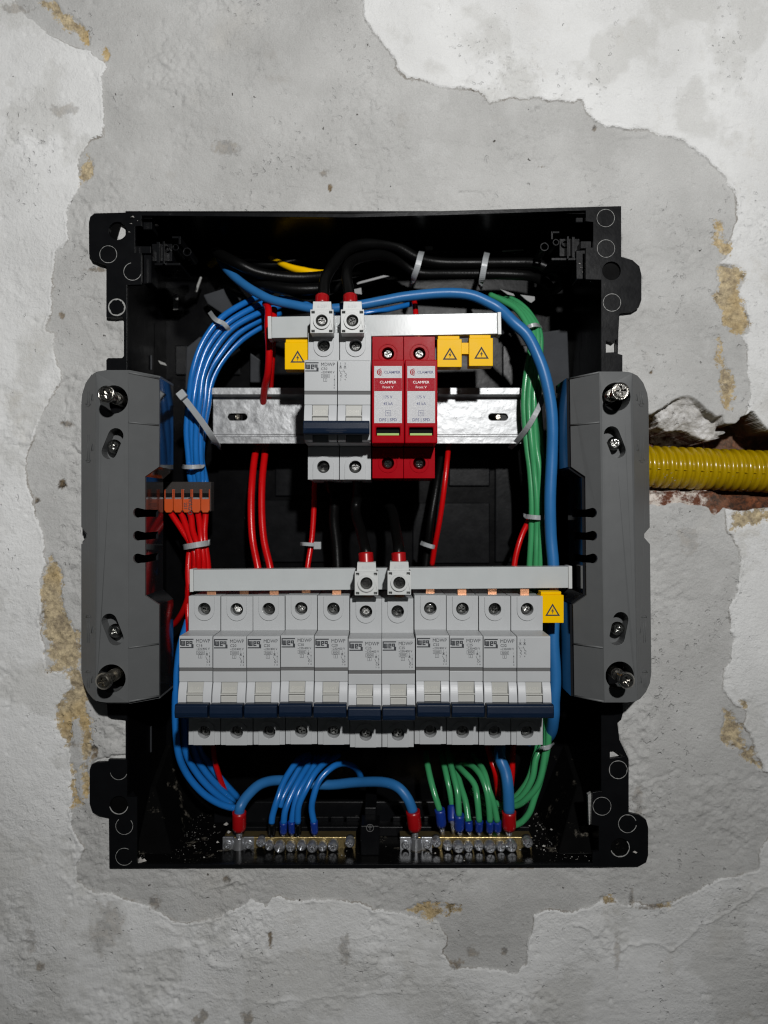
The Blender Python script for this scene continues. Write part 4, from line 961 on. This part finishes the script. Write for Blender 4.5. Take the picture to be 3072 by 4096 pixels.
# ------------------------------------------------------------------ white feed terminals on the busbars
def feed(px, py, D, label, sc=1.0):
    """px,py: centre of the screw"""
    c = P(px, py, D); e = thing('feed_terminal', label, 'terminal', (c[0], c[1]+8, c[2]-7), 'white feed terminals on the busbars')
    o = (0, -8, 7)
    m = MB()
    lo = [(-6.4, -6.6), (6.4, -6.6), (6.4, 6.4), (-6.4, 6.4)]
    nt = [[(sx*4.0+dx, sz+dz) for dx, dz in ((-.9,-.7),(.9,-.7),(.9,.7),(-.9,.7))] for sx in (-1.22, 1.22) for sz in (-5.5, 4.9)]
    m.slab([y3(lo, -1.0), y3(circ(0, 0, 3.4, 20), -1.0)] + [y3(q, -1.0) for q in nt], 3.0); m.box(-6.3, 6.3, 2.01, 12, -6.5, 6.3)
    m.slab([y3([(-5.3, 6.4), (5.3, 6.4), (5.0, 11.2), (-5.0, 11.2)], 0.4)], 10.0)
    m.shifted(o).build('body', M['white'], e, 0.3)
    MB().slab([y3(circ(0, 0, 4.7, 26), -2.2), y3(circ(0, 0, 3.3, 26), -2.2)], 2.4).shifted(o).build('screw_collar', M['white'], e, 0.5)
    put('screw', HEADS[rnd.randrange(5)], e, 0, (o[0], o[1]+0.6, o[2])).rotation_euler = (rnd.uniform(-.16, .16), 0, rnd.uniform(-.1, .1))
    text_mb(MB(), '6-25\u00b2', 2.6, 0, 7.6, 0.3, 'CENTER').shifted(o).build('moulded_text', M['cheek'], e)
    return e
feed(1288, 1286, 408, 'white feed terminal above the left pole of the C50 main breaker')
feed(1410, 1286, 408, 'white feed terminal above the right pole of the C50 main breaker')
feed(1466, 2332, 402, 'white feed terminal on the long busbar, first of its pair')
feed(1597, 2330, 402, 'white feed terminal on the long busbar, second of its pair')

# ------------------------------------------------------------------ yellow tooth caps with hazard marks
def hazard(m, cx, cz, y, s):
    tri = [(cx-4.4*s, cz-3.2*s), (cx+4.4*s, cz-3.2*s), (cx, cz+4.2*s)]; g = (cx, cz-0.75*s)
    inn = [(g[0]+(p[0]-g[0])*0.68, g[1]+(p[1]-g[1])*0.68) for p in tri]
    m.flat([tri, inn], y)
    m.flat([[(cx+.7*s, cz+1.9*s), (cx-1.0*s, cz-0.6*s), (cx-.1*s, cz-0.5*s), (cx-.3*s, cz-2.4*s), (cx+.9*s, cz+.1*s), (cx+.1*s, cz+0.0*s)]], y)
def cap(name, label, rects, D, mark=True):
    """rects: list of (x0,y0,x1,y1) in photo pixels"""
    a = P(rects[0][0], rects[0][3], D); e = thing(name, label, 'cap', a, 'yellow caps over unused busbar teeth')
    hz = MB()
    for r in rects:
        p = P(r[0], r[3], D); q = P(r[2], r[1], D); w = q[0]-p[0]; h = q[2]-p[2]; x = p[0]-a[0]; z = p[2]-a[2]
        b = MB().box(x, x+w, 0, 9, z, z+h*0.89); b.box(x+.4, x+w-1.2, 0.9, 8.4, z+h*0.892, z+h)
        b.build('cap_body', M['yellow'], e, 0.3)
        hazard(hz, x+w*0.52, z+h*0.40, -0.06, 0.95)
    if len(rects) > 1:
        p = P(rects[0][2]-2, rects[0][1]+72, D); q = P(rects[1][0]+2, rects[0][1]+26, D)
        MB().box(p[0]-a[0], q[0]-a[0], 1.5, 6, p[2]-a[2], q[2]-a[2]).build('bridge', M['yellow'], e, 0.2)
    hz.build('hazard_mark', M['ink'], e)
cap('tooth_cap', 'yellow cap with hazard triangle half hidden behind the C50 breaker', [(1139,1356,1238,1478)], 421)
cap('tooth_cap', 'pair of joined yellow caps with hazard triangles beside the red arresters', [(1749,1342,1847,1468), (1876,1338,1972,1464)], 421)
cap('tooth_cap', 'yellow cap with hazard triangle at the end of the long busbar', [(2162,2367,2255,2492)], 414)

# ------------------------------------------------------------------ brass terminal bars
def bar(label, px0, px1, py, scr, D, clamp):
    c0 = P(px0, py+27, D); c1 = P(px1, py-23, D); org = ((c0[0]+c1[0])/2, c0[1]+4, c0[2])
    e = thing('terminal_bar', label, 'terminal bar', org)
    def B(m, nm, mm_, bev=0.2): return m.shifted((-org[0], -org[1], -org[2])).build(nm, M[mm_], e, bev)
    B(MB().box(c0[0], c1[0], c0[1], c0[1]+9, c0[2], c1[2]), 'bar', 'brass', 0.25)
    g = random.Random(int(px0))
    for i, (px, r) in enumerate(scr):
        q = P(px, py + (10 if i % 3 else 14) - (18 if i in (0, len(scr)-1) else 0), D-3); R_ = r*1.14*D/F
        h = screw_head(R_, R_*0.9, g.uniform(-.6, .6), slot=True); h.lathe((0, 0, 0), [(R_*0.97, 0), (R_*0.97, 3.2 + (1.5 if i in (0, len(scr)-1) else 0))], 18)
        h.build('bar_screw', M['tin'], e, 0, (q[0]-org[0], q[1]-org[1]-(1.6 if i % 3 == 2 else 0), q[2]-org[2]))
    # saddle clamp on its left end
    x0, x1 = P(clamp[0], 0, D)[0], P(clamp[1], 0, D)[0]; zb, zt = c0[2]-0.6, c1[2]+0.7; w = x1-x0
    cl = MB()
    for xa, xb in ((x0, x0+w*0.33), (x1-w*0.33, x1)): cl.box(xa, xb, c0[1]-1.8, c0[1]-0.1, zb, zt)
    xm = (x0+x1)/2; r = w*0.19
    arc = [(xm + r*math.cos(t), c0[1]-0.9-r*0.9*math.sin(t)) for t in np.linspace(0, math.pi, 10)]; ain = [(xm + (r-0.9)*math.cos(t), c0[1]-0.9-(r-0.9)*0.9*math.sin(t)) for t in np.linspace(math.pi, 0, 10)]
    pr = arc + ain; n = len(pr); tri = tessellate_polygon([[Vector((p[0], p[1], 0)) for p in pr]])
    cl.add([(p[0], p[1], zb) for p in pr] + [(p[0], p[1], zt) for p in pr], [tuple(t) for t in tri] + [tuple(i+n for i in t) for t in tri] + [(i, (i+1)%n, (i+1)%n+n, i+n) for i in range(n)])
    B(cl, 'saddle_clamp', 'tin', 0.2)
    for xa in (x0+w*0.165, x1-w*0.165):
        screw_head(2.5, 1.6, g.uniform(0, 1), slot=True).build('clamp_screw', M['tin'], e, 0, (xa-org[0], c0[1]-1.8-org[1], (zb+zt)/2-org[2]))
bar('brass neutral bar with nine screws under the blue wires', 895, 1422, 3372, [(1044,16),(1078,16),(1120,19),(1163,17),(1207,17),(1250,19),(1290,16),(1333,19),(1400,17)], 450, (893,1018))
bar('brass earth bar with nine screws under the green wires', 1600, 2127, 3372, [(1745,17),(1790,17),(1832,20),(1873,17),(1915,17),(1958,20),(2002,17),(2044,21),(2108,18)], 450, (1600,1728))

# ------------------------------------------------------------------ orange lever connector
D0 = 455
c = P(750, 2050, D0)
e = thing('lever_connector', 'five-way lever connector with orange levers under the blue wires', 'connector', c)
def lc(px0, px1, py0, py1, y0, y1): a = P(px0, py1, D0); b = P(px1, py0, D0); return MB().box(a[0]-c[0], b[0]-c[0], y0, y1, a[2]-c[2], b[2]-c[2])
lc(656, 843, 1927, 2046, 0.8, 9).build('clear_body', M['clear'], e, 0.5)
for i in range(5):
    x = 658 + 36.6*i
    a = P(x, 1996, D0); b = P(x+34.5, 2050, D0); w = b[0]-a[0]
    lv = [(0, 0), (w, 0), (w, b[2]-a[2]+1.5), (w*0.8, b[2]-a[2]), (w*0.2, b[2]-a[2]), (0, b[2]-a[2]+1.5)]
    l = MB().slab([[(p[0]+a[0]-c[0], -0.6, p[1]+a[2]-c[2]) for p in lv]], 3.0)
    l.merge(lc(x, x+3.5, 1957, 1997, -0.3, 2)).merge(lc(x+31, x+34.5, 1957, 1997, -0.3, 2))
    lo = l.build('lever', M['orange'], e, 0.25)
    lc(x+5, x+30, 1960, 1973, 0.0, 1.5).build('lever_window', M['clear'], e, 0.1); lc(x+5, x+30, 1990, 1996, -0.2, 1.5).build('lever_lip', M['tin'], e)
    lc(x+5, x+30, 1974, 1990, 0.3, 1.5).build('lever_recess', M['hole'], e)
wt = text_mb(MB(), 'WAGO', 3.4, 0, 0, 0, 'CENTER', 0.02); tt = text_mb(MB(), '221', 2.9, 0, 0, 0, 'CENTER', 0.02)
q = P(752, 2023, D0)
m = MB()
for src, dx in ((wt, 0.4), (tt, -2.3)):
    m.add([(-p[2]*-1 + dx, -0.68, -p[0]) for p in src.v], src.f)
m.shifted((q[0]-c[0], 0, q[2]-c[2])).build('printed_marking', M['ink'], e)

# ------------------------------------------------------------------ wires
def px3(l): return [P(*p) for p in l]
def wire(name, label, pts, r, m, group=None, cat='wire', n=12, sub=6):
    q = px3(pts); g_ = random.Random(hash(label) % 9973 if False else sum(map(ord, label)))
    for i in range(1, len(q)-1): q[i] = (q[i][0] + g_.gauss(0, .28), q[i][1] + g_.gauss(0, .28), q[i][2] + g_.gauss(0, .28))
    return tag(MB().tube(q, r, n, sub).build(name, M[m]), label, cat, group)
def ferrule(w, p0, p1, r0, r1, m, D=None, pin=None):
    mb = MB(); a, b = Vector(P(*p0)), Vector(P(*p1))
    mb.tube([a, a.lerp(b, .15), a.lerp(b, .8), b], lambda t: r0 if t < .75 else (r0 + (r1-r0)*(t-.75)/.25), 14, 0)
    o = mb.build('ferrule', M[m], w)
    if pin: MB().tube([b, b + Vector(P(*pin)) - b], r1*0.55, 10, 0).build('pin', M['tin'], o)
GB = 'blue wires of the left bundle'
N5 = ['outermost blue wire of the bundle arching over the left rail end', 'second blue wire from outside in the left bundle', 'third blue wire from outside in the left bundle', 'fourth blue wire from outside in the left bundle', 'innermost blue wire of the left bundle']
tops = [[(1090,1165,476),(1000,1203,466),(890,1268,455),(812,1370,452),(772,1490,452)], [(1110,1195,476),(1032,1222,466),(915,1292,458),(835,1385,455),(795,1495,454)], [(1120,1225,474),(1052,1248,464),(935,1312,456),(860,1400,452),(818,1500,450)], [(1120,1255,478),(1058,1272,470),(955,1335,462),(875,1420,458),(832,1510,457)], [(1120,1285,480),(1062,1300,474),(970,1360,468),(890,1440,464),(846,1530,463)]]
lows = [[(757,1600,453),(748,1720,455),(752,1830,457),(760,1900,459),(768,1945,462)], [(775,1600,452),(766,1720,454),(772,1830,456),(778,1900,459),(782,1945,462)], [(800,1600,449),(785,1720,451),(786,1830,454),(792,1900,458),(798,1945,462)], [(820,1600,456),(802,1720,456),(800,1830,458),(806,1900,460),(812,1945,462)], [(834,1620,462),(815,1720,461),(808,1830,462),(818,1900,462),(826,1945,463)]]
for i in range(5): wire('blue_wire', N5[i], tops[i] + lows[i], 1.95, 'blue_w', GB)
# blue wires rounding the lower left corner
GL = 'blue wires rounding the lower corner'
for lb, pts in (('outermost blue wire rounding the corner beside the C16 breaker', [(752,2480,452),(720,2600,450),(702,2760,448),(703,2880,448),(714,3010,450),(745,3095,454),(805,3172,458),(880,3218,462),(960,3238,468)]),
    ('second blue wire rounding the corner beside the C16 breaker', [(760,2500,456),(738,2650,455),(732,2800,453),(736,2900,453),(748,3005,455),(785,3090,459),(850,3165,463),(930,3222,470)]),
    ('third blue wire rounding the corner beside the C16 breaker', [(770,2520,460),(760,2700,458),(755,2880,458),(775,3000,460),(812,3075,464),(870,3145,468),(935,3208,474)]),
    ('innermost blue wire rounding the corner beside the C16 breaker', [(790,2600,464),(780,2880,464),(798,2990,466),(840,3065,470),(890,3125,474),(950,3190,480)])):
    wire('blue_wire', lb, pts, 2.15, 'blue_w', GL)
# heavy blue cables
w = wire('heavy_blue_cable', 'heavy blue cable arching across the top and down the right side', [(850,985,503),(880,1035,486),(912,1082,468),(975,1138,456),(1047,1181,448),(1096,1200,444),(1193,1224,440),(1260,1233,438),(1347,1236,437),(1434,1224,437),(1530,1203,438),(1627,1186,439),(1771,1171,440),(1877,1179,440),(1954,1210,440),(2005,1241,439),(2056,1287,438),(2107,1343,437),(2148,1415,436),(2179,1507,435),(2203,1620,435),(2211,1720,436),(2208,1830,437),(2198,1992,438),(2203,2137,438),(2212,2260,438),(2220,2420,438),(2216,2560,438),(2220,2700,437),(2220,2800,437),(2212,2870,440),(2200,2940,452),(2150,2968,472),(2080,2955,480),(2015,2955,470),(1998,2995,458),(2003,3040,451),(2022,3090,448),(2034,3153,446),(2036,3252,447)], lambda t: 2.75 + 0.75*min(1, max(0, (t-.22)/.2)), 'blue_d', None, 'cable', 16, 5)
ferrule(w, (2036,3246,447), (2036,3318,448), 4.3, 3.7, 'ferrule_red', pin=(2035,3352,457))
w = wire('heavy_blue_cable', 'heavy blue jumper cable bridging the two brass bars', [(957,3252,447),(963,3225,447),(990,3178,452),(1045,3138,460),(1115,3122,468),(1210,3135,473),(1316,3140,472),(1422,3133,466),(1527,3128,456),(1590,3150,449),(1633,3193,447),(1652,3246,447)], 3.1, 'blue_d', None, 'cable', 16, 6)
ferrule(w, (957,3248,447), (957,3322,448), 4.2, 3.6, 'ferrule_red', pin=(957,3368,451)); ferrule(w, (1652,3244,447), (1660,3320,448), 4.3, 3.7, 'ferrule_red', pin=(1660,3368,451))
# thin blue wires looping down to the neutral bar
GN = 'thin blue wires on the neutral bar'
def z7(l, ox, oy=2900, s=.4219): return [(ox + x*s, oy + y*s, D) for x, y, D in l]
loops = [('first from the left', [(560,280,482),(480,310,474),(430,360,464),(330,520,454),(250,700,448),(215,850,446),(205,930,446)], (205,930), (210,1040), 'black_w'),
 ('second from the left, passing behind the others', [(600,300,486),(500,370,474),(400,520,466),(320,680,460),(285,780,458)], None, None, None),
 ('third from the left', [(660,300,480),(560,380,466),(460,520,455),(380,680,449),(330,820,446),(318,930,446)], (318,920), (316,1025), 'ferrule_blue'),
 ('fourth from the left', [(740,290,480),(650,345,468),(540,500,456),(460,650,450),(410,820,447),(396,930,447)], (396,915), (400,1022), 'ferrule_blue'),
 ('fifth from the left', [(840,290,480),(740,330,466),(620,450,453),(530,600,447),(470,760,445),(452,930,445)], (452,930), (455,1035), 'black_w'),
 ('last on the right with the widest loop', [(1060,520,482),(1020,440,476),(960,385,468),(870,360,460),(770,400,453),(660,520,448),(600,680,446),(590,800,446),(606,925,446)], (606,912), (613,1025), 'ferrule_blue')]
for lb, pts, f0, f1, fm in loops:
    w = wire('blue_wire', 'thin blue wire looping onto the neutral bar, ' + lb, z7(pts, 1000), 1.95, 'blue_w', GN)
    if f0: ferrule(w, (1000+f0[0]*.4219, 2900+f0[1]*.4219, 446), (1000+f1[0]*.4219, 2900+f1[1]*.4219, 448), 2.3, 2.0, fm, pin=(1000+f1[0]*.4219, 3350, 457))
# green wires
GG = 'green earth wires of the right bundle'
gt = [[(1960,1180,474),(2010,1200,468),(2065,1240,462),(2112,1310,458),(2122,1400,456),(2105,1500,455),(2098,1620,455),(2108,1780,455),(2122,1880,454),(2128,2000,454),(2126,2130,454),(2120,2270,454)],
 [(1990,1190,478),(2030,1208,470),(2085,1245,463),(2128,1310,458),(2136,1400,455),(2122,1500,452),(2117,1620,452),(2126,1780,452),(2140,1880,452),(2146,2000,452),(2146,2130,452),(2142,2270,452)],
 [(2020,1195,478),(2050,1213,470),(2104,1250,463),(2143,1315,458),(2148,1400,455),(2140,1500,452),(2137,1620,451),(2146,1780,451),(2158,1880,451),(2162,2000,451),(2162,2130,451),(2160,2270,451)],
 [(2040,1195,480),(2075,1218,473),(2122,1258,467),(2156,1325,462),(2158,1410,460),(2156,1500,457),(2156,1620,456),(2164,1780,455),(2174,1880,455),(2178,2000,455),(2178,2130,455),(2178,2270,455)]]
gb = [[(2110,2480,458),(2115,2800,462),(2150,2960,462),(2136,3040,458),(2110,3120,456),(2058,3190,458),(2000,3240,464),(1930,3255,470)],
 [(2135,2480,458),(2150,2800,460),(2168,2960,457),(2148,3040,453),(2128,3120,452),(2080,3192,455),(2010,3225,460),(1940,3215,466),(1880,3160,470)],
 [(2158,2480,457),(2180,2800,452),(2184,2930,450),(2180,3030,448),(2155,3132,447),(2106,3196,449),(2056,3224,454),(1990,3214,460),(1920,3180,468)],
 [(2180,2480,456),(2195,2750,450),(2196,2900,448),(2190,2990,448),(2165,3110,450),(2140,3190,450),(2112,3258,450),(2066,3300,453),(2000,3290,462),(1930,3230,468)]]
for i in range(4): wire('green_wire', ['innermost green wire of the right bundle beside the red stub', 'second green wire of the right bundle', 'third green wire of the right bundle', 'outermost green wire of the right bundle next to the heavy blue cable'][i], gt[i] + gb[i], 1.95, 'green_w', GG, sub=6)
GE = 'green wires on the earth bar'
gl = [('first from the left', [(250,240,484),(250,300,470),(280,480,455),(330,650,448),(377,810,446)], (377,800), (395,960)),
 ('second from the left, set further back', [(395,240,486),(402,320,472),(440,480,460),(478,640,455),(497,775,454)], (495,770), (500,920)),
 ('third from the left', [(450,230,484),(462,300,470),(510,480,455),(545,650,448),(560,860,446)], (560,850), (562,1000)),
 ('fourth from the left, behind the arching ones', [(480,280,486),(515,400,474),(570,570,462),(620,730,454),(650,915,448)], (650,912), (655,1005)),
 ('fifth from the left, arching widest', [(440,420,486),(520,372,474),(620,450,460),(700,570,452),(742,720,447),(752,915,446)], (752,912), (748,1008)),
 ('sixth from the left', [(520,420,484),(570,370,474),(660,370,464),(760,470,453),(820,620,447),(847,780,446),(852,915,446)], (852,912), (850,1012)),
 ('last before the heavy blue cable', [(690,280,484),(735,340,468),(800,460,455),(855,610,448),(895,770,446),(922,915,446)], (922,912), (926,1008))]
for lb, pts, f0, f1 in gl:
    w = wire('green_wire', 'short green wire on the earth bar, ' + lb, z7(pts, 1600), 1.9, 'green_w', GE)
    big = f1[1]-f0[1] > 120
    ferrule(w, (1600+f0[0]*.4219, 2900+f0[1]*.4219, pts[-1][2]), (1600+f1[0]*.4219, 2900+f1[1]*.4219, 448), 3.1 if big else 2.4, 2.6 if big else 2.0, 'ferrule_blue', pin=(1600+f1[0]*.4219+6, 3350, 457))
# red wires
GR = 'red wires'
wire('red_wire', 'red wire dropping beside the end of the short busbar', [(1062,1215,452),(1072,1240,444),(1076,1310,441),(1080,1400,441),(1070,1490,446),(1058,1560,458),(1048,1680,482),(1035,1780,484),(1025,1808,478),(1009,1919,466),(1004,2039,460),(1009,2160,456),(1030,2268,452),(1045,2350,450)], 2.2, 'red_w', GR)
wire('red_wire', 'red wire behind the yellow cap, right one of the near-parallel two', [(1095,1235,456),(1096,1320,450),(1092,1420,450),(1082,1540,462),(1076,1700,486),(1062,1780,484),(1058,1812,478),(1050,1919,468),(1045,2039,462),(1057,2160,457),(1081,2268,452),(1092,2350,450)], 2.2, 'red_w', GR)
wire('red_wire', 'single thin red wire below the main breaker with a tie on it', [(1265,1880,462),(1262,1924,460),(1257,2039,460),(1245,2160,458),(1230,2266,454),(1224,2350,452)], 1.7, 'red_w', GR)
wire('red_wire', 'slanting thin red wire below the red arresters', [(1800,1740,486),(1795,1802,474),(1778,1922,468),(1758,2065,470),(1738,2190,478),(1728,2260,482)], 1.7, 'red_w', GR)
wire('red_wire', 'short red wire slanting left from the green bundle', [(2140,2020,470),(2118,2072,460),(2085,2150,455),(2062,2240,453),(2054,2330,452)], 1.75, 'red_w', GR)
wire('red_wire', 'short red stub showing above the short busbar', [(1650,1180,470),(1658,1215,458),(1665,1260,448),(1668,1330,446)], 1.7, 'red_w', GR)
GC = 'red wires under the lever connector'
rb = [[(676,2040,460),(694,2066,458),(734,2130,455),(759,2175,453),(755,2230,452),(752,2300,450),(752,2370,450),(735,2435,456),(705,2485,466),(680,2510,474)], [(715,2040,460),(730,2066,458),(752,2125,454),(772,2175,451),(776,2240,450),(774,2320,452)], [(750,2040,460),(766,2066,457),(777,2125,452),(785,2175,448),(793,2240,448),(796,2320,452)], [(787,2040,460),(795,2066,458),(801,2125,454),(806,2175,451),(813,2240,451),(817,2320,453)], [(823,2040,460),(821,2066,458),(817,2125,455),(822,2175,453),(831,2240,453),(836,2320,454)]]
for i, p in enumerate(rb): wire('red_wire', ['leftmost red wire from the lever connector, curling away below', 'second red wire from the left under the lever connector', 'middle red wire under the lever connector', 'fourth red wire from the left under the lever connector', 'rightmost red wire under the lever connector'][i], p, 1.9, 'red_w', GC)
wire('red_wire', 'red wire squeezed along the side of the C16 breaker', [(752,2300,455),(750,2420,452),(752,2500,450),(756,2600,452),(770,2700,458)], 1.6, 'red_w', GR)
wire('red_wire', 'short red wire below the C16 breaker', [(850,2960,470),(859,3036,464),(874,3089,466),(893,3152,472),(905,3180,480)], 1.7, 'red_w', GR)
wire('red_wire', 'red wire left of the heavy blue cable at the earth bar', [(1945,2960,470),(1959,3031,460),(1980,3090,458),(1992,3162,464),(1994,3220,474)], 1.9, 'red_w', GR)
wire('red_wire', 'red wire right of the heavy blue cable at the earth bar', [(2055,2960,468),(2052,3031,460),(2047,3103,460),(2040,3180,466)], 1.8, 'red_w', GR)
wire('blue_wire', 'thin blue wire slipping behind the red wires under the lever connector', [(745,2060,468),(758,2130,466),(770,2190,465),(768,2300,464)], 1.5, 'blue_w')
# black cables
w = wire('black_cable', 'black cable arching high from the left feed terminal', [(1288,1215,412),(1291,1180,416),(1302,1115,424),(1340,1045,436),(1405,992,446),(1480,972,452),(1580,985,458),(1670,1030,462),(1760,1050,464),(1900,1055,464),(2050,1050,464),(2150,1060,462),(2225,1090,462),(2245,1130,468),(2200,1165,478),(2120,1170,488)], 3.3, 'black_w', None, 'cable', 16)
ferrule(w, (1289,1188,414), (1288,1222,412), 4.0, 4.0, 'ferrule_red')
w = wire('black_cable', 'black cable curling from the right feed terminal into the tied pair', [(1402,1215,412),(1398,1180,415),(1386,1105,424),(1398,1055,434),(1440,1027,444),(1520,1020,456),(1600,1050,466),(1670,1090,470),(1800,1100,468),(1930,1098,466),(2050,1100,464),(2140,1110,466),(2200,1150,476),(2210,1200,488)], 3.2, 'black_w', None, 'cable', 16)
ferrule(w, (1400,1186,414), (1402,1222,412), 4.1, 4.1, 'ferrule_red')
for lb, pts in (('thin black cable dipping behind the yellow wire end', [(840,1015,496),(960,1045,484),(1080,1060,482),(1180,1040,484),(1300,1020,490),(1420,1005,496)]), ('upper black cable entering at the top left behind the heavy blue one', [(820,985,498),(870,1010,470),(945,1052,456),(1035,1092,458),(1150,1110,462),(1260,1108,466),(1380,1090,474),(1480,1070,486)]), ('lower black cable entering at the top left behind the heavy blue one', [(900,1010,492),(950,1070,474),(1040,1130,464),(1150,1158,460),(1270,1160,460),(1400,1140,470),(1500,1110,486)])):
    wire('black_cable', lb, pts, 2.4 if 'thin' in lb else 3.5, 'black_w', None, 'cable', 14)
w = wire('black_cable', 'black cable rising from the first feed terminal of the long busbar', [(1466,2262,410),(1464,2225,411),(1460,2192,413),(1440,2120,428),(1422,2050,442),(1425,1990,444),(1430,1900,436)], 3.1, 'black_w', None, 'cable', 14)
ferrule(w, (1463,2212,411.5), (1466,2268,410), 4.2, 4.2, 'ferrule_red')
w = wire('black_cable', 'black cable rising from the second feed terminal of the long busbar', [(1597,2262,410),(1595,2225,411),(1592,2190,414),(1582,2110,434),(1560,2030,456),(1500,1990,470),(1400,1990,470),(1330,1960,452),(1310,1900,438)], 3.1, 'black_w', None, 'cable', 14)
ferrule(w, (1594,2212,411.5), (1597,2268,410), 4.1, 4.1, 'ferrule_red')
wire('black_cable', 'black cable hanging below the main breaker towards the long busbar', [(1340,1940,462),(1338,2000,458),(1335,2080,458),(1345,2180,458),(1352,2290,456)], 3.2, 'black_w', None, 'cable')
wire('black_cable', 'slanting black cable beside the thin red wire below the arresters', [(1770,1800,486),(1745,1950,474),(1725,2080,470),(1712,2180,474),(1700,2290,474)], 2.5, 'black_w', None, 'cable')
wire('yellow_wire', 'short yellow wire end among the black cables', [(1080,1030,488),(1140,1062,478),(1200,1083,474),(1270,1094,474),(1320,1090,480)], lambda t: 2.6 - 1.6*abs(t-.55), 'yellow')
tag(MB().tube(px3([(840,1060,496),(860,1046,492),(895,1032,490),(950,1026,492),(1010,1020,498)]), 2.6, 14, 5).build('conduit_end', M['conduit']), 'end of a yellow conduit in the top left corner of the box', 'conduit')
wire('blue_wire', 'thin blue wire crossing behind the upper feed terminals', [(1120,1190,478),(1200,1205,470),(1300,1245,462),(1420,1260,458),(1530,1240,460),(1650,1215,474)], 1.7, 'blue_w')
for lb, pts in (('scrap of white tape behind the right feed terminal', [(1400,1160),(1445,1150),(1448,1178),(1410,1172)]), ('long narrow strip of white tape among the black cables', [(1422,1130),(1535,1100),(1560,1104),(1430,1138)]), ('pale strip of tape behind the green bundle', [(1998,1155),(2055,1175),(2060,1185),(2030,1178)]), ('pale scrap of tape hanging above the green bundle', [(2080,1178),(2140,1186),(2140,1200),(2125,1212),(2105,1200)])):
    tag(MB().slab([[P(x, y, 468) for x, y in pts]], 0.8).build('tape_scrap', M['tape'], None, 0.2), lb, 'tape')

# ------------------------------------------------------------------ cable ties
def band(label, pts, w, t=1.1, head=None, closed=False):
    """a flat strap following pts (pixels with depth) with an optional head"""
    p = spline(px3(pts), 6); v = []
    for i, q in enumerate(p):
        tg = (p[min(i+1, len(p)-1)] - p[max(i-1, 0)]).normalized(); nn = Vector((0, -1, 0)); nn = (nn - tg*nn.dot(tg)).normalized(); b = tg.cross(nn)
        v += [q + b*w/2 + nn*t/2, q - b*w/2 + nn*t/2, q - b*w/2 - nn*t/2, q + b*w/2 - nn*t/2]
    n = len(p); f = [(i*4+k, i*4+(k+1)%4, i*4+4+(k+1)%4, i*4+4+k) for i in range(n-1) for k in range(4)] + [(3,2,1,0), (n*4-4, n*4-3, n*4-2, n*4-1)]
    o = tag(MB().add(v, f).build('cable_tie', M['nylon'], None, 0.15), label, 'cable tie', 'nylon cable ties')
    if head:
        c = P(*head[:3]); s = head[3]; a = head[4]
        h = MB().box(-s*.5, s*.5, -s*.35, s*.35, -s*.5, s*.5)
        ca, sa = math.cos(a), math.sin(a); h.v = [(x*ca - z*sa + c[0], y + c[1], x*sa + z*ca + c[2]) for x, y, z in h.v]
        h.build('tie_head', M['nylon'], o, 0.4)
band('cable tie with a square head slung across the blue bundle and rail end', [(728,1585,436),(752,1613,438),(803,1681,443),(843,1739,449),(868,1776,460),(880,1790,474)], 3.6, 1.2, (728,1580,435,5.0,-0.9))
band('thin tie round the blue bundle above the lever connector', [(732,1866,466),(740,1868,452),(775,1868,449),(808,1866,455),(816,1864,468)], 2.6)
band('tie round the blue bundle where it arches', [(840,1250,466),(862,1278,449),(895,1295,449),(915,1318,454),(925,1335,472)], 2.8)
band('tie round the red wires under the lever connector', [(735,2190,466),(740,2188,449),(785,2180,444),(830,2172,450),(838,2168,466)], 3.4)
band('tie round the black cables, left of the two', [(1688,1005,472),(1682,1022,456),(1670,1068,454),(1655,1112,460),(1648,1140,474)], 3.6)
band('tie round the black cables, right of the two', [(1948,1012,472),(1942,1036,456),(1934,1080,455),(1926,1124,460),(1920,1150,474)], 3.6)
band('tie round the green wires at the upper bend', [(2096,1322,468),(2108,1310,454),(2135,1300,451),(2152,1302,456),(2164,1310,470)], 2.4)
band('tie slung diagonally from the rail end to the green bundle', [(2040,1792,474),(2062,1770,462),(2110,1710,447),(2150,1640,444),(2172,1592,452),(2180,1570,470)], 3.2)
band('tie round the green wires halfway down', [(2096,2062,468),(2106,2066,452),(2145,2070,447),(2178,2072,452),(2188,2072,468)], 2.8)
band('tie round the green wires at the corner of the double-pole breaker', [(2155,3000,470),(2165,2994,446),(2190,2990,443),(2204,2984,447),(2210,2978,462)], 2.6)
band('small tie on the thin red wire below the main breaker', [(1204,2176,458),(1215,2176,453),(1245,2178,452),(1268,2180,454)], 2.2, 1.0, (1270,2182,454,4.6,0))
band('pale tie end sticking out under the arresters', [(1685,2172,468),(1700,2178,464),(1725,2186,462),(1736,2188,464)], 2.6)
